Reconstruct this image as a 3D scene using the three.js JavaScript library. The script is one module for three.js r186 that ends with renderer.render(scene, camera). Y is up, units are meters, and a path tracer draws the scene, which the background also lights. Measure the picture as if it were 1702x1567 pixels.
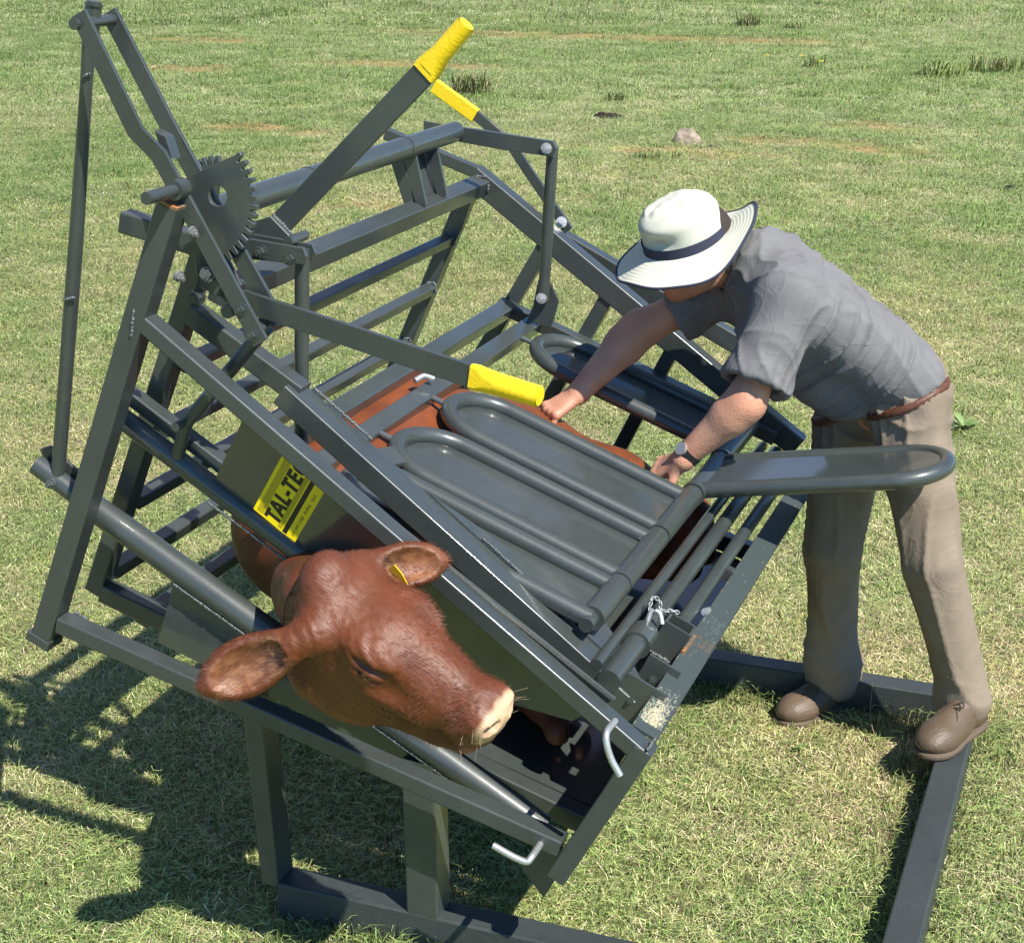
import * as THREE from 'three';
import { Sky } from 'three/addons/objects/Sky.js';
import { mergeGeometries } from 'three/addons/utils/BufferGeometryUtils.js';

// ------------------------------------------------------------------ camera, sky, sun, exposure
const D2R = Math.PI / 180;
const scene = new THREE.Scene();
const camera = new THREE.PerspectiveCamera(31.48, 1024 / 942, 0.05, 900);
camera.rotation.order = 'YXZ';
camera.position.set(1.3, 2.2, 3.65);
camera.rotation.set(-19.1 * D2R, 20.8 * D2R, 0);
scene.add(camera);
const renderer = new THREE.WebGLRenderer({ antialias: true });
renderer.setSize(1024, 942);
renderer.toneMapping = THREE.LinearToneMapping;
renderer.toneMappingExposure = 1.98;
renderer.shadowMap.enabled = true;
const sunDir = new THREE.Vector3(0.69, 1.0, 0.42).normalize();
const sky = new Sky();
sky.name = 'sky'; sky.userData.kind = 'structure';
sky.scale.setScalar(450);
const su = sky.material.uniforms;
su.sunPosition.value.copy(sunDir); su.turbidity.value = 2.2; su.rayleigh.value = 1.3; su.mieCoefficient.value = 0.004;
scene.add(sky);
scene.environmentIntensity = 0.085;
const sun = new THREE.DirectionalLight(new THREE.Color(1.0, 0.95, 0.86), 4.4);
sun.position.copy(sunDir).multiplyScalar(30);
sun.castShadow = true; sun.shadow.mapSize.set(4096, 4096);
Object.assign(sun.shadow.camera, { left: -8, right: 8, top: 8, bottom: -8, near: 1, far: 80 });
scene.add(sun); scene.add(sun.target);

// ------------------------------------------------------------------ helpers
const V3 = (x, y, z) => new THREE.Vector3(x, y, z);
// yard coordinates: e across the cradle (to the right), y up, s along the cradle (away)
const P = (e, y, s) => V3(e + 1.3, y, 3.65 - s);
const Dv = (e, y, s) => V3(e, y, -s);
function rng(seed) { let a = seed >>> 0; return () => { a = (a + 0x6D2B79F5) >>> 0; let t = a; t = Math.imul(t ^ (t >>> 15), t | 1); t ^= t + Math.imul(t ^ (t >>> 7), t | 61); return ((t ^ (t >>> 14)) >>> 0) / 4294967296; }; }
function h2(x, y, s = 0) { let n = Math.imul(x, 374761393) + Math.imul(y, 668265263) + Math.imul(s, 974634777); n = Math.imul(n ^ (n >>> 13), 1274126177); return ((n ^ (n >>> 16)) >>> 0) / 4294967296; }
const sm = t => t * t * (3 - 2 * t);
function n2(x, y, s = 0, per = 0) {
  const xi = Math.floor(x), yi = Math.floor(y), fx = sm(x - xi), fy = sm(y - yi);
  const w = v => per ? ((v % per) + per) % per : v;
  const a = h2(w(xi), w(yi), s), b = h2(w(xi + 1), w(yi), s), c = h2(w(xi), w(yi + 1), s), d = h2(w(xi + 1), w(yi + 1), s);
  return a + (b - a) * fx + (c - a) * fy + (a - b - c + d) * fx * fy;
}
const fbm = (x, y, o = 4, s = 0) => { let v = 0, a = 0.5, t = 0; for (let i = 0; i < o; i++) { v += a * n2(x, y, s + i * 17); t += a; a *= 0.5; x *= 2.03; y *= 2.03; } return v / t; };
function n3(x, y, z, s = 0) { const zi = Math.floor(z), f = sm(z - zi); return n2(x + zi * 37.1, y + zi * 17.7, s) * (1 - f) + n2(x + (zi + 1) * 37.1, y + (zi + 1) * 17.7, s) * f; }
const clamp = (v, a = 0, b = 1) => Math.min(b, Math.max(a, v));
const mix = (a, b, t) => a + (b - a) * t;
const step = (a, b, x) => sm(clamp((x - a) / (b - a)));

const used = {};
function numbered(n) { const k = used[n] = (used[n] ?? -1) + 1; return k ? n + '_' + String(k).padStart(3, '0') : n; }
function thing(name, label, category, base = V3(0, 0, 0), group) {
  const o = new THREE.Group(); o.name = numbered(name); o.position.copy(base); scene.add(o);
  o.userData = { label, category }; if (group) o.userData.group = group;
  return o;
}
function flat(g) { if (g.index) g = g.toNonIndexed(); for (const k of Object.keys(g.attributes)) if (!['position', 'normal', 'uv', 'color'].includes(k)) g.deleteAttribute(k); return g; }
const join = list => list.length === 1 ? flat(list[0]) : mergeGeometries(list.map(flat));
function part(name, geo, mat, parent, label) {
  if (Array.isArray(geo)) geo = join(geo);
  let root = parent; while (root.parent && root.parent !== scene) root = root.parent;
  const p = root.position; if (p.lengthSq() > 0) geo = geo.clone().translate(-p.x, -p.y, -p.z);
  const m = new THREE.Mesh(geo, mat); m.name = name; m.castShadow = m.receiveShadow = true; parent.add(m);
  if (label) m.userData.label = label;
  return m;
}
function geoFrom(pos, nor, uv) {
  const g = new THREE.BufferGeometry();
  g.setAttribute('position', new THREE.Float32BufferAttribute(pos, 3));
  if (nor) g.setAttribute('normal', new THREE.Float32BufferAttribute(nor, 3));
  g.setAttribute('uv', new THREE.Float32BufferAttribute(uv, 2));
  return g;
}
// profiles: loops of [x, y, nx, ny]
function rectProf(w, h, r = 0.005, k = 2) {
  r = Math.min(r, w / 2.01, h / 2.01); const out = [];
  for (const [sx, sy, a0] of [[1, 1, 0], [-1, 1, 90], [-1, -1, 180], [1, -1, 270]])
    for (let i = 0; i <= k; i++) { const a = (a0 + 90 * i / k) * D2R; out.push([sx * (w / 2 - r) + r * Math.cos(a), sy * (h / 2 - r) + r * Math.sin(a), Math.cos(a), Math.sin(a)]); }
  return out;
}
function circProf(r, k = 18) { const o = []; for (let i = 0; i < k; i++) { const a = i / k * 2 * Math.PI; o.push([r * Math.cos(a), r * Math.sin(a), Math.cos(a), Math.sin(a)]); } return o; }
// sweep one profile (or one per point) along points; up = direction of the profile's y axis
function sweep(pts, profs, up, caps = true) {
  const n = pts.length, pr = i => Array.isArray(profs[0][0]) ? profs[i] : profs; const rings = [];
  const T = pts.map((p, i) => { const a = pts[Math.max(0, i - 1)], b = pts[Math.min(n - 1, i + 1)]; return b.clone().sub(a).normalize(); });
  let len = 0;
  for (let i = 0; i < n; i++) {
    if (i) len += pts[i].distanceTo(pts[i - 1]);
    let U = (Array.isArray(up) ? up[i] : up).clone(); U.addScaledVector(T[i], -U.dot(T[i])).normalize();
    const W = T[i].clone().cross(U).normalize();
    let k = 1; if (i > 0 && i < n - 1) { const a = pts[i].clone().sub(pts[i - 1]).normalize(); k = 1 / Math.max(0.6, a.dot(T[i])); }
    rings.push({ c: pts[i], U, W, len, t: T[i], q: pr(i) });
  }
  const m = rings[0].q.length, pos = [], nor = [], uv = []; let per = [0];
  for (let j = 1; j <= m; j++) { const a = rings[0].q[j - 1], b = rings[0].q[j % m]; per.push(per[j - 1] + Math.hypot(a[0] - b[0], a[1] - b[1])); }
  const pt = (r, j) => { const q = r.q[j % m]; return r.c.clone().addScaledVector(r.W, q[0]).addScaledVector(r.U, q[1]); };
  const nm = (r, j) => { const q = r.q[j % m]; return V3(0, 0, 0).addScaledVector(r.W, q[2]).addScaledVector(r.U, q[3]); };
  for (let i = 0; i < n - 1; i++) for (let j = 0; j < m; j++) {
    const A = rings[i], B = rings[i + 1];
    for (const [r, jj] of [[A, j], [B, j], [B, j + 1], [A, j], [B, j + 1], [A, j + 1]]) { const p = pt(r, jj), q = nm(r, jj); pos.push(p.x, p.y, p.z); nor.push(q.x, q.y, q.z); uv.push(per[jj], r.len); }
  }
  if (caps) for (const [r, s] of [[rings[0], -1], [rings[n - 1], 1]]) for (let j = 1; j < m - 1; j++) {
    const o = s > 0 ? [0, j + 1, j] : [0, j, j + 1];
    for (const jj of o) { const p = pt(r, jj); pos.push(p.x, p.y, p.z); nor.push(r.t.x * s, r.t.y * s, r.t.z * s); uv.push(r.q[jj][0], r.q[jj][1]); }
  }
  return geoFrom(pos, nor, uv);
}
const rhs = (A, B, w, h, up, r = 0.005) => sweep([A, B], rectProf(w, h, r), up);
const anyUp = d => Math.abs(d.y) < 0.9 ? V3(0, 1, 0) : V3(1, 0, 0);
const pipe = (A, B, r, k = 18) => sweep([A, B], circProf(r, k), anyUp(B.clone().sub(A).normalize()));
const tube = (pts, r, k = 12) => sweep(pts, circProf(r, k), anyUp(pts[1].clone().sub(pts[0]).normalize()));
const curve = (pts, n) => new THREE.CatmullRomCurve3(pts, false, 'centripetal').getPoints(n);
const AX = Dv(0, 0, 1);                       // the cradle's long axis
// plate lying across the cradle: polygon in (e, y), from s0 to s0 + th
function plate(poly, s0, th, holes = [], bevel = 0.0012) {
  const sh = new THREE.Shape(poly.map(([e, y]) => new THREE.Vector2(e + 1.3, y)));
  for (const [e, y, r] of holes) { const p = new THREE.Path(); p.absarc(e + 1.3, y, r, 0, Math.PI * 2); sh.holes.push(p); }
  const g = new THREE.ExtrudeGeometry(sh, { depth: th - 2 * bevel, bevelEnabled: bevel > 0, bevelSize: bevel, bevelThickness: bevel, bevelSegments: 1, curveSegments: 20 });
  return g.translate(0, 0, 3.65 - s0 - th + bevel);
}
function quadSheet(pts, th) {                 // a flat sheet with thickness through 3D corner points (planar, in order)
  const n = pts[1].clone().sub(pts[0]).cross(pts[2].clone().sub(pts[0])).normalize().multiplyScalar(th / 2);
  const u = pts[1].clone().sub(pts[0]).normalize(), v = n.clone().normalize().cross(u);
  const pos = [], nor = [], uv = [];
  const put = (p, q) => { pos.push(p.x, p.y, p.z); nor.push(q.x, q.y, q.z); const d = p.clone().sub(pts[0]); uv.push(d.dot(u), d.dot(v)); };
  const nn = n.clone().normalize(), nb = nn.clone().negate(), k = pts.length;
  for (let i = 1; i < k - 1; i++) { for (const j of [0, i, i + 1]) put(pts[j].clone().add(n), nn); for (const j of [0, i + 1, i]) put(pts[j].clone().sub(n), nb); }
  for (let i = 0; i < k; i++) { const a = pts[i], b = pts[(i + 1) % k], q = b.clone().sub(a).cross(n).normalize(); const A = a.clone().add(n), B = b.clone().add(n), C = b.clone().sub(n), E = a.clone().sub(n); for (const p of [A, C, B, A, E, C]) put(p, q); }
  return geoFrom(pos, nor, uv);
}
const hexProf = r => { const o = []; for (let i = 0; i < 6; i++) { const a = i * 60 * D2R, b = a + 60 * D2R, c = (a + b) / 2; o.push([r * Math.cos(a), r * Math.sin(a), Math.cos(c), Math.sin(c)], [r * Math.cos(b), r * Math.sin(b), Math.cos(c), Math.sin(c)]); } return o; };
function boltGeo(c, dir, r = 0.011) {         // hexagon head on a washer, with a stub of thread
  const d = dir.clone().normalize(), at = t => c.clone().addScaledVector(d, t), u = anyUp(d);
  return join([sweep([at(-0.004), at(0.002)], circProf(r * 1.35, 14), u), sweep([at(0.002), at(0.002 + r * 0.9)], hexProf(r), u), sweep([at(0.002 + r * 0.9), at(0.004 + r * 1.3)], circProf(r * 0.55, 10), u)]);
}
const R0 = rng(11);
function weldGeo(A, B, r = 0.005) {
  const n = Math.max(3, Math.round(A.distanceTo(B) / (r * 1.1))), list = [];
  for (let i = 0; i <= n; i++) { const g = new THREE.IcosahedronGeometry(r * (0.8 + 0.5 * R0()), 1); const p = A.clone().lerp(B, i / n); g.translate(p.x + (R0() - 0.5) * r * 0.5, p.y + (R0() - 0.5) * r * 0.5, p.z + (R0() - 0.5) * r * 0.5); list.push(g); }
  return join(list);
}

// ------------------------------------------------------------------ textures and materials
function dataTex(n, fn, srgb, rep = 1) {
  const d = new Uint8Array(n * n * 4);
  for (let y = 0; y < n; y++) for (let x = 0; x < n; x++) { const c = fn(x / n, y / n), i = (y * n + x) * 4; d[i] = clamp(c[0]) * 255; d[i + 1] = clamp(c[1]) * 255; d[i + 2] = clamp(c[2]) * 255; d[i + 3] = 255; }
  const t = new THREE.DataTexture(d, n, n); t.wrapS = t.wrapT = THREE.RepeatWrapping; t.magFilter = THREE.LinearFilter; t.minFilter = THREE.LinearMipmapLinearFilter; t.generateMipmaps = true;
  if (srgb) t.colorSpace = THREE.SRGBColorSpace; t.repeat.set(rep, rep); t.needsUpdate = true; return t;
}
const tile = (u, v, f, s, o = 4) => { let r = 0, a = 0.5, t = 0, k = f; for (let i = 0; i < o; i++) { r += a * n2(u * k, v * k, s + i, k); t += a; a *= 0.5; k *= 2; } return r / t; };
const paintMap = dataTex(512, (u, v) => {
  const a = tile(u, v, 6, 3), b = tile(u, v, 40, 9, 3), sp = h2(Math.floor(u * 512), Math.floor(v * 512), 5);
  let k = 0.80 + 0.16 * a + 0.08 * b; let c = [k, k, k * 0.99];
  const dust = step(0.60, 0.80, a * 0.5 + b * 0.5); c = c.map((q, i) => mix(q, [1.0, 0.98, 0.92][i], dust * 0.35));
  if (sp > 0.9988) c = [1, 0.97, 0.9];
  return c;
}, true, 1.6);
const paintRough = dataTex(256, (u, v) => { const a = tile(u, v, 5, 21), b = tile(u, v, 60, 27, 2); const k = 0.55 + 0.35 * a + 0.12 * b; return [k, k, k]; }, false, 2.1);
const paintBump = dataTex(256, (u, v) => { const k = 0.6 * tile(u, v, 70, 31, 2) + 0.4 * tile(u, v, 12, 33, 2); return [k, k, k]; }, false, 4);
const M = {};
const std = o => new THREE.MeshStandardMaterial(o), phys = o => new THREE.MeshPhysicalMaterial(o);
const lin = (r, g, b) => new THREE.Color().setRGB(r, g, b);
M.paint = phys({ color: lin(0.044, 0.053, 0.051), map: paintMap, roughness: 0.62, roughnessMap: paintRough, bumpMap: paintBump, bumpScale: 0.00025, clearcoat: 0.7, clearcoatRoughness: 0.18 });
M.sheet = phys({ color: lin(0.052, 0.062, 0.059), map: paintMap, roughness: 0.5, roughnessMap: paintRough, bumpMap: paintBump, bumpScale: 0.00025, clearcoat: 0.9, clearcoatRoughness: 0.11 });
M.steelDark = std({ color: lin(0.05, 0.05, 0.05), metalness: 0.5, roughness: 0.5 });
M.galv = std({ color: lin(0.50, 0.50, 0.50), metalness: 0.75, roughness: 0.45, bumpMap: paintBump, bumpScale: 0.0004 });
M.weld = std({ color: lin(0.09, 0.10, 0.10), metalness: 0.2, roughness: 0.25 });
M.yellow = phys({ color: lin(0.84, 0.58, 0.006), roughness: 0.42, bumpMap: paintBump, bumpScale: 0.001, clearcoat: 0.25, clearcoatRoughness: 0.4 });
const rustMap = dataTex(128, (u, v) => { const a = tile(u, v, 5, 41), b = tile(u, v, 24, 43, 3); const t = step(0.38, 0.6, a * 0.6 + b * 0.4); return [mix(0.34, 0.62, t), mix(0.32, 0.40, t), mix(0.28, 0.20, t)]; }, true, 9);
const creaseTex = dataTex(512, (u, v) => { const w = tile(u, v, 4, 61, 2) * 0.25, rg = (f, s, ax, ay) => { const q = 1 - Math.abs(2 * n2((u + w * ax) * f, (v + w * ay) * f * 0.5, s, f) - 1); return Math.pow(q, 5); }; const k = 0.25 + 0.4 * rg(8, 63, 1, .5) + 0.25 * rg(16, 65, .6, 1) + 0.12 * rg(32, 67, 1, 1) + 0.12 * tile(u, v, 64, 69, 2); return [k, k, k]; }, false, 2.6);
M.rust = std({ map: rustMap, roughness: 0.8 });

// ------------------------------------------------------------------ ground
const bare = [[-14.1, 23.5, 1.5, .5], [-9.4, 26.2, 3.4, .8], [-6.2, 26.5, 2.4, .6], [-2.67, 16.9, 0.62, .42], [-3.1, 15.6, .8, .35], [-3.9, 14.6, 1.0, .3], [-2.2, 15.4, .5, .35], [-9.5, 21, 1.6, .5], [-5.2, 11.2, .5, .3], [-8.2, 14.6, .9, .4], [-0.7, 22, 1.6, .35], [-16, 17, 1.1, .5], [-12, 19.5, 1.0, .5]];
function bareness(e, s) { let b = 0; for (const [be, bs, re, rs] of bare) { const d = ((e - be) / re) ** 2 + ((s - bs) / rs) ** 2; if (d < 4) b = Math.max(b, 1 - step(0.3, 1.6, d + 1.1 * (fbm(e * 4, s * 4, 3, 71) - 0.5))); } return b; }
function greenness(e, s) { return clamp(0.5 + 1.0 * (fbm(e * 0.35 + 9, s * 0.22, 3, 51) - 0.5) + 1.0 * (fbm(e * 1.9, s * 1.3, 3, 61) - 0.5)); }
{
  const map = dataTex(1024, (u, v) => {
    const a = tile(u, v, 10, 81, 5), b = tile(u, v, 120, 87, 3), c = tile(u, v, 26, 93, 3);
    const t = clamp(0.5 + 1.7 * (a - 0.5) + 0.7 * (c - 0.5)), k = 0.62 + 0.76 * b;
    return [mix(0.72, 0.58, t) * k, mix(0.66, 0.66, t) * k, mix(0.46, 0.38, t) * k];
  }, true);
  const bump = dataTex(512, (u, v) => { const k = 0.5 * tile(u, v, 90, 101, 3) + 0.5 * tile(u, v, 18, 103, 3); return [k, k, k]; }, false);
  const N = 260, S = 520, pos = [], uv = [], col = [], idx = [], warp = t => Math.sign(t) * (Math.abs(t) * 0.14 + Math.pow(Math.abs(t), 3) * 0.86) * S / 2;
  for (let j = 0; j <= N; j++) for (let i = 0; i <= N; i++) {
    const x = warp(i / N * 2 - 1), z = warp(j / N * 2 - 1) - 4, e = x - 1.3, s = 3.65 - z; pos.push(x, 0, z); uv.push(x / 3.1, z / 3.1);
    const b = bareness(e, s), g = greenness(e, s); col.push(mix(mix(1.02, 0.88, g), 0.86, b), mix(mix(1.0, 1.08, g), 0.62, b), mix(mix(0.95, 0.9, g), 0.56, b));
  }
  for (let j = 0; j < N; j++) for (let i = 0; i < N; i++) { const a = j * (N + 1) + i; idx.push(a, a + N + 1, a + 1, a + 1, a + N + 1, a + N + 2); }
  const g = geoFrom(pos, null, uv); g.setAttribute('color', new THREE.Float32BufferAttribute(col, 3)); g.setIndex(idx); g.computeVertexNormals();
  const m = new THREE.Mesh(g, std({ color: lin(0.62, 0.60, 0.54), map, vertexColors: true, roughness: 1, bumpMap: bump, bumpScale: 0.02 }));
  m.name = 'ground'; m.userData = { kind: 'structure', label: 'flat paddock ground under short grass', category: 'ground' }; m.receiveShadow = true; scene.add(m);
}
// ------------------------------------------------------------------ grass (nobody could count it)
function tuftGeo(seed, n, rad, hMin, hMax, wid, lean, cols) {
  const R = rng(seed), pos = [], nor = [], uv = [], col = [];
  for (let i = 0; i < n; i++) {
    const a = R() * 6.283, d = rad * Math.sqrt(R()), x = Math.cos(a) * d, z = Math.sin(a) * d, h = mix(hMin, hMax, R()), la = R() * 6.283, L = h * lean * (0.3 + R()), w = wid * (0.7 + 0.6 * R());
    const dx = Math.cos(la), dz = Math.sin(la), wx = -dz * w, wz = dx * w, c = cols[Math.floor(R() * cols.length)], k = 0.8 + 0.4 * R();
    const pts = [[x - wx, -0.004, z - wz], [x + wx, -0.004, z + wz], [x + dx * L * 0.35 - wx * 0.8, h * 0.62, z + dz * L * 0.35 - wz * 0.8], [x + dx * L * 0.35 + wx * 0.8, h * 0.62, z + dz * L * 0.35 + wz * 0.8], [x + dx * L, h * (1 - 0.25 * lean), z + dz * L]];
    const N = V3(dx * 0.5, 0.7, dz * 0.5).normalize();
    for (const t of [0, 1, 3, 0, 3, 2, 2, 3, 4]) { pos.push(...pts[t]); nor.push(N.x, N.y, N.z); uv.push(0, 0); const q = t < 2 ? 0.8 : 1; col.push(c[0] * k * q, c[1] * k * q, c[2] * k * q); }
  }
  const g = geoFrom(pos, nor, uv); g.setAttribute('color', new THREE.Float32BufferAttribute(col, 3)); return g;
}
const bladeMat = std({ color: 0xffffff, vertexColors: true, roughness: 0.55, side: THREE.DoubleSide });
{
  const GR = [[.25, .34, .085], [.31, .385, .11], [.17, .265, .065], [.37, .385, .13]], DRY = [[.70, .56, .34], [.52, .41, .23], [.82, .68, .45], [.44, .41, .18], [.30, .20, .12]];
  const kinds = [
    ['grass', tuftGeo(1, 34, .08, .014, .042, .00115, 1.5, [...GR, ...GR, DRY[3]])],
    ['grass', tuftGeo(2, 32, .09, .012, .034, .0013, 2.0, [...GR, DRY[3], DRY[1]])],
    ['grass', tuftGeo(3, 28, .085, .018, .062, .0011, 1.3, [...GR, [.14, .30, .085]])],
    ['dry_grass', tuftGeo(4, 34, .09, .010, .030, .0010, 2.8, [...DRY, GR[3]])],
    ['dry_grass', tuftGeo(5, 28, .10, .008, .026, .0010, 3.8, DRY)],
  ];
  const R = rng(77), lists = kinds.map(() => []), cc = V3(0, 0, 0);
  const rails = [[-1.75, -.25, 2.83, 2.93], [-1.1, -.25, 4.31, 4.405], [-.35, -.255, 2.83, 4.4]];
  const add = (e, s, sc, h) => {
    for (const [a, b, c, d] of rails) if (e > a && e < b && s > c && s < d) return;
    const b = bareness(e, s); if (R() < b * 0.86) return;
    const g = greenness(e, s), dry = R() > 0.22 + 0.62 * g, k = dry ? 3 + (R() < 0.45 ? 1 : 0) : (R() < 0.4 ? 0 : R() < 0.6 ? 1 : 2);
    lists[k].push([e, s, sc * (0.75 + 0.5 * R()), h * (0.75 + 0.5 * R()), R() * 6.283, 0.68 + 0.60 * R(), g]);
  };
  // the view's ground wedge in bands: nearer bands are denser, farther ones use wider tufts
  const ca = Math.cos(20.8 * D2R), sa = Math.sin(20.8 * D2R);
  const band = (d0, d1, dens, sc, h) => { const half = d0 > 6 ? 0.62 : 0.45, area = half * (d1 * d1 - d0 * d0), n = Math.round(area * dens);
    for (let i = 0; i < n; i++) { const d = Math.sqrt(d0 * d0 + R() * (d1 * d1 - d0 * d0)), x = (R() * 2 - 1) * half * d; add(x * ca - d * sa, d * ca + x * sa, sc, h); } };
  band(1.6, 4.4, 1000, 1, 1); band(4.4, 7, 760, 1.1, 1); band(7, 11, 420, 1.25, 1.05); band(11, 18, 190, 1.7, 1.15); band(18, 30, 75, 2.4, 1.3); band(30, 60, 22, 4, 1.8);
  // longer grass left standing along the rails and round the feet of the legs
  for (const [e0, s0, e1, s1, n] of [[-.37, 2.84, -.37, 4.3, 70], [-.235, 2.84, -.235, 4.4, 60], [-1.65, 2.81, -.36, 2.81, 90], [-1.2, 4.285, -.36, 4.285, 60]])
    for (let i = 0; i < n; i++) { const t = R(), g = greenness(mix(e0, e1, t), mix(s0, s1, t)); lists[R() < 0.55 ? 2 : R() < 0.5 ? 0 : 3].push([mix(e0, e1, t) + (R() - 0.5) * 0.06, mix(s0, s1, t) + (R() - 0.5) * 0.06, 0.75 + 0.3 * R(), 1.0 + 0.9 * R(), R() * 6.283, 0.68 + 0.5 * R(), g]); }
  for (let i = 0; i < 150000; i++) { const e = -10 + R() * 17, s = -2.5 + R() * 13.5; const x = e * ca + s * sa, d = s * ca - e * sa; if (d > 1.6 && Math.abs(x) < (d > 7 ? 0.62 : 0.45) * d) continue; add(e, s, 1.3, 1.0); }
  for (let i = 0; i < 40000; i++) { const e = -40 + R() * 62, s = -8 + R() * 52; const x = e * ca + s * sa, d = s * ca - e * sa; if (d > 1.6 && Math.abs(x) < 0.62 * d) continue; if (e > -10 && e < 7 && s > -2.5 && s < 11) continue; add(e, s, 2.6, 1.3); }
  const m4 = new THREE.Matrix4(), q = new THREE.Quaternion(), c = new THREE.Color();
  kinds.forEach(([name, geo], k) => {
    const L = lists[k], im = new THREE.InstancedMesh(geo, bladeMat, L.length); im.name = numbered(name);
    im.userData = { kind: 'stuff', category: 'grass', label: name === 'grass' ? 'short green grass growing all over the paddock' : 'pale dry grass lying in the green paddock turf' };
    L.forEach(([e, s, sc, h, a, br, g], i) => { q.setFromAxisAngle(V3(0, 1, 0), a); m4.compose(P(e, 0, s), q, V3(sc, h * Math.sqrt(sc), sc)); im.setMatrixAt(i, m4); const f = step(7, 20, s); c.setRGB(br * 1.06 * mix(mix(1.09, 0.88, g), 0.88, f), br * 1.09 * mix(mix(1.05, 1.03, g), 1.06, f), br * 1.10 * mix(mix(1.0, 0.96, g), 0.98, f)); im.setColorAt(i, c); });
    im.castShadow = im.receiveShadow = true; scene.add(im);
  });
}

// ------------------------------------------------------------------ the tilting calf cradle (one thing, many parts)
const cradle = thing('calf_cradle', 'dark grey steel tilting calf cradle with yellow hand grips standing on the grass', 'calf cradle');
const S0 = 2.75, S1 = 4.45;
const UPP = V3(0.368, 0.93, 0);                     // along the posts
{
  const C = cradle, pt = M.paint;
  const across = (a, b, s, w, d, n = 'frame_beam') => part(n, rhs(P(a[0], a[1], s + d / 2), P(b[0], b[1], s + d / 2), w, d, AX), pt, C);
  // head end frame
  across([-2.156, 0.646], [-1.756, 1.630], 2.75, 0.048, 0.052, 'post');
  across([-1.838, 1.395], [-0.775, 0.627], 2.752, 0.036, 0.046);
  across([-2.105, 0.695], [-0.945, 0.392], 2.752, 0.038, 0.046);
  across([-0.953, 0.322], [-0.778, 0.648], 2.75, 0.042, 0.05, 'end_member');
  part('post_cap', rhs(P(-1.7555, 1.631, 2.776), P(-1.753, 1.637, 2.776), 0.047, 0.05, AX, 0.003), M.rust, C);
  part('foot_plate', plate([[-2.186, 0.654], [-2.134, 0.632], [-2.126, 0.650], [-2.178, 0.672]], 2.747, 0.058), pt, C);
  part('corner_plate', plate([[-1.05, 0.287], [-1.002, 0.228], [-0.955, 0.318], [-1.0, 0.352]], 2.82, 0.006), pt, C);
  // body frame behind the head gate
  across([-2.146, 0.69], [-1.806, 1.505], 2.945, 0.042, 0.05, 'post');
  across([-1.875, 1.383], [-1.595, 1.214], 2.946, 0.046, 0.046);
  across([-2.125, 0.69], [-0.96, 0.335], 2.946, 0.046, 0.046);
  across([-1.985, 1.553], [-1.80, 1.515], 2.93, 0.046, 0.046, 'gear_beam');
  // near top member of the squeeze side, with its flat cover
  part('top_member', rhs(P(-1.629, 1.219, 2.963), P(-0.862, 0.634, 2.963), 0.05, 0.066, AX, 0.004), M.sheet, C);
  { const q = (s, t, l = 0.0265) => P(-1.612 + 0.796 * t - 0.004, 1.219 - 0.605 * t + l * 0, s).add(V3(0.605, 0.796, 0).multiplyScalar(0.0265 - 0.008));
    part('gusset_plate', quadSheet([q(2.992, 0.36), q(3.022, 0.46), q(3.07, 0.72), q(3.085, 0.80), q(3.05, 0.88), q(2.992, 0.955)], 0.006), M.sheet, C); }
  part('weld_bead', weldGeo(P(-1.575, 1.22, 2.99), P(-1.45, 1.125, 2.992), 0.0035), M.weld, C);
  part('weld_bead', weldGeo(P(-1.20, 0.935, 2.994), P(-1.0, 0.78, 2.994), 0.003), M.weld, C);
  part('weld_bead', weldGeo(P(-0.90, 0.72, 2.80), P(-0.79, 0.643, 2.80), 0.0045), M.weld, C);
  part('weld_bead', weldGeo(P(-0.768, 0.652, 2.752), P(-0.768, 0.652, 2.80), 0.0035), M.weld, C);
  part('weld_bead', weldGeo(P(-1.845, 1.42, 2.75), P(-1.855, 1.365, 2.75), 0.0035), M.weld, C);
  part('weld_bead', weldGeo(P(-2.085, 0.71, 2.80), P(-2.06, 0.70, 2.80), 0.0035), M.weld, C);
  // long bars of the back side
  for (const [e, y, w, s0] of [[-1.79, 1.405, 0.05, 2.99], [-1.888, 1.243, 0.032, 2.985], [-1.948, 1.092, 0.032, 2.985], [-2.035, 0.915, 0.034, 2.985], [-2.112, 0.735, 0.036, 2.985], [-2.04, 0.625, 0.036, 2.985]])
    { part('side_bar', rhs(P(e, y, s0), P(e, y, S1), w, w, UPP), pt, C); const h = w * 0.55; part('weld_bead', [weldGeo(P(e + h, y + 0.012, S1 - 0.003), P(e + h, y - 0.012, S1 - 0.003), 0.004), weldGeo(P(e - 0.01, y + h, S1 - 0.003), P(e + 0.014, y + h, S1 - 0.003), 0.004)], M.weld, C); }
  // far end frame
  const dn = V3(-0.585, -0.811, 0);
  across([-1.815, 1.43], [-0.835, 0.724], S1, 0.064, 0.052);
  across([-2.14, 0.69], [-1.825, 1.40], S1, 0.046, 0.05, 'post');
  across([-2.11, 0.685], [-0.945, 0.385], S1 + 0.002, 0.05, 0.046);
  across([-0.953, 0.322], [-0.79, 0.66], S1, 0.05, 0.05, 'end_member');
  for (const [a, b] of [[[-1.60, 1.236], [-1.95, 0.64]], [[-1.40, 1.12], [-1.69, 0.58]], [[-1.20, 0.99], [-1.43, 0.51]]]) across(a, b, S1 + 0.006, 0.042, 0.038, 'gate_bar');
  part('gusset_plate', plate([[-1.845, 1.36], [-1.80, 1.40], [-1.845, 1.28], [-1.885, 1.20], [-1.89, 1.27]], S1 - 0.006, 0.006), pt, C);
  across([-1.60, 1.238], [-0.815, 0.852], 4.585, 0.056, 0.046, 'gate_beam');
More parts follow.
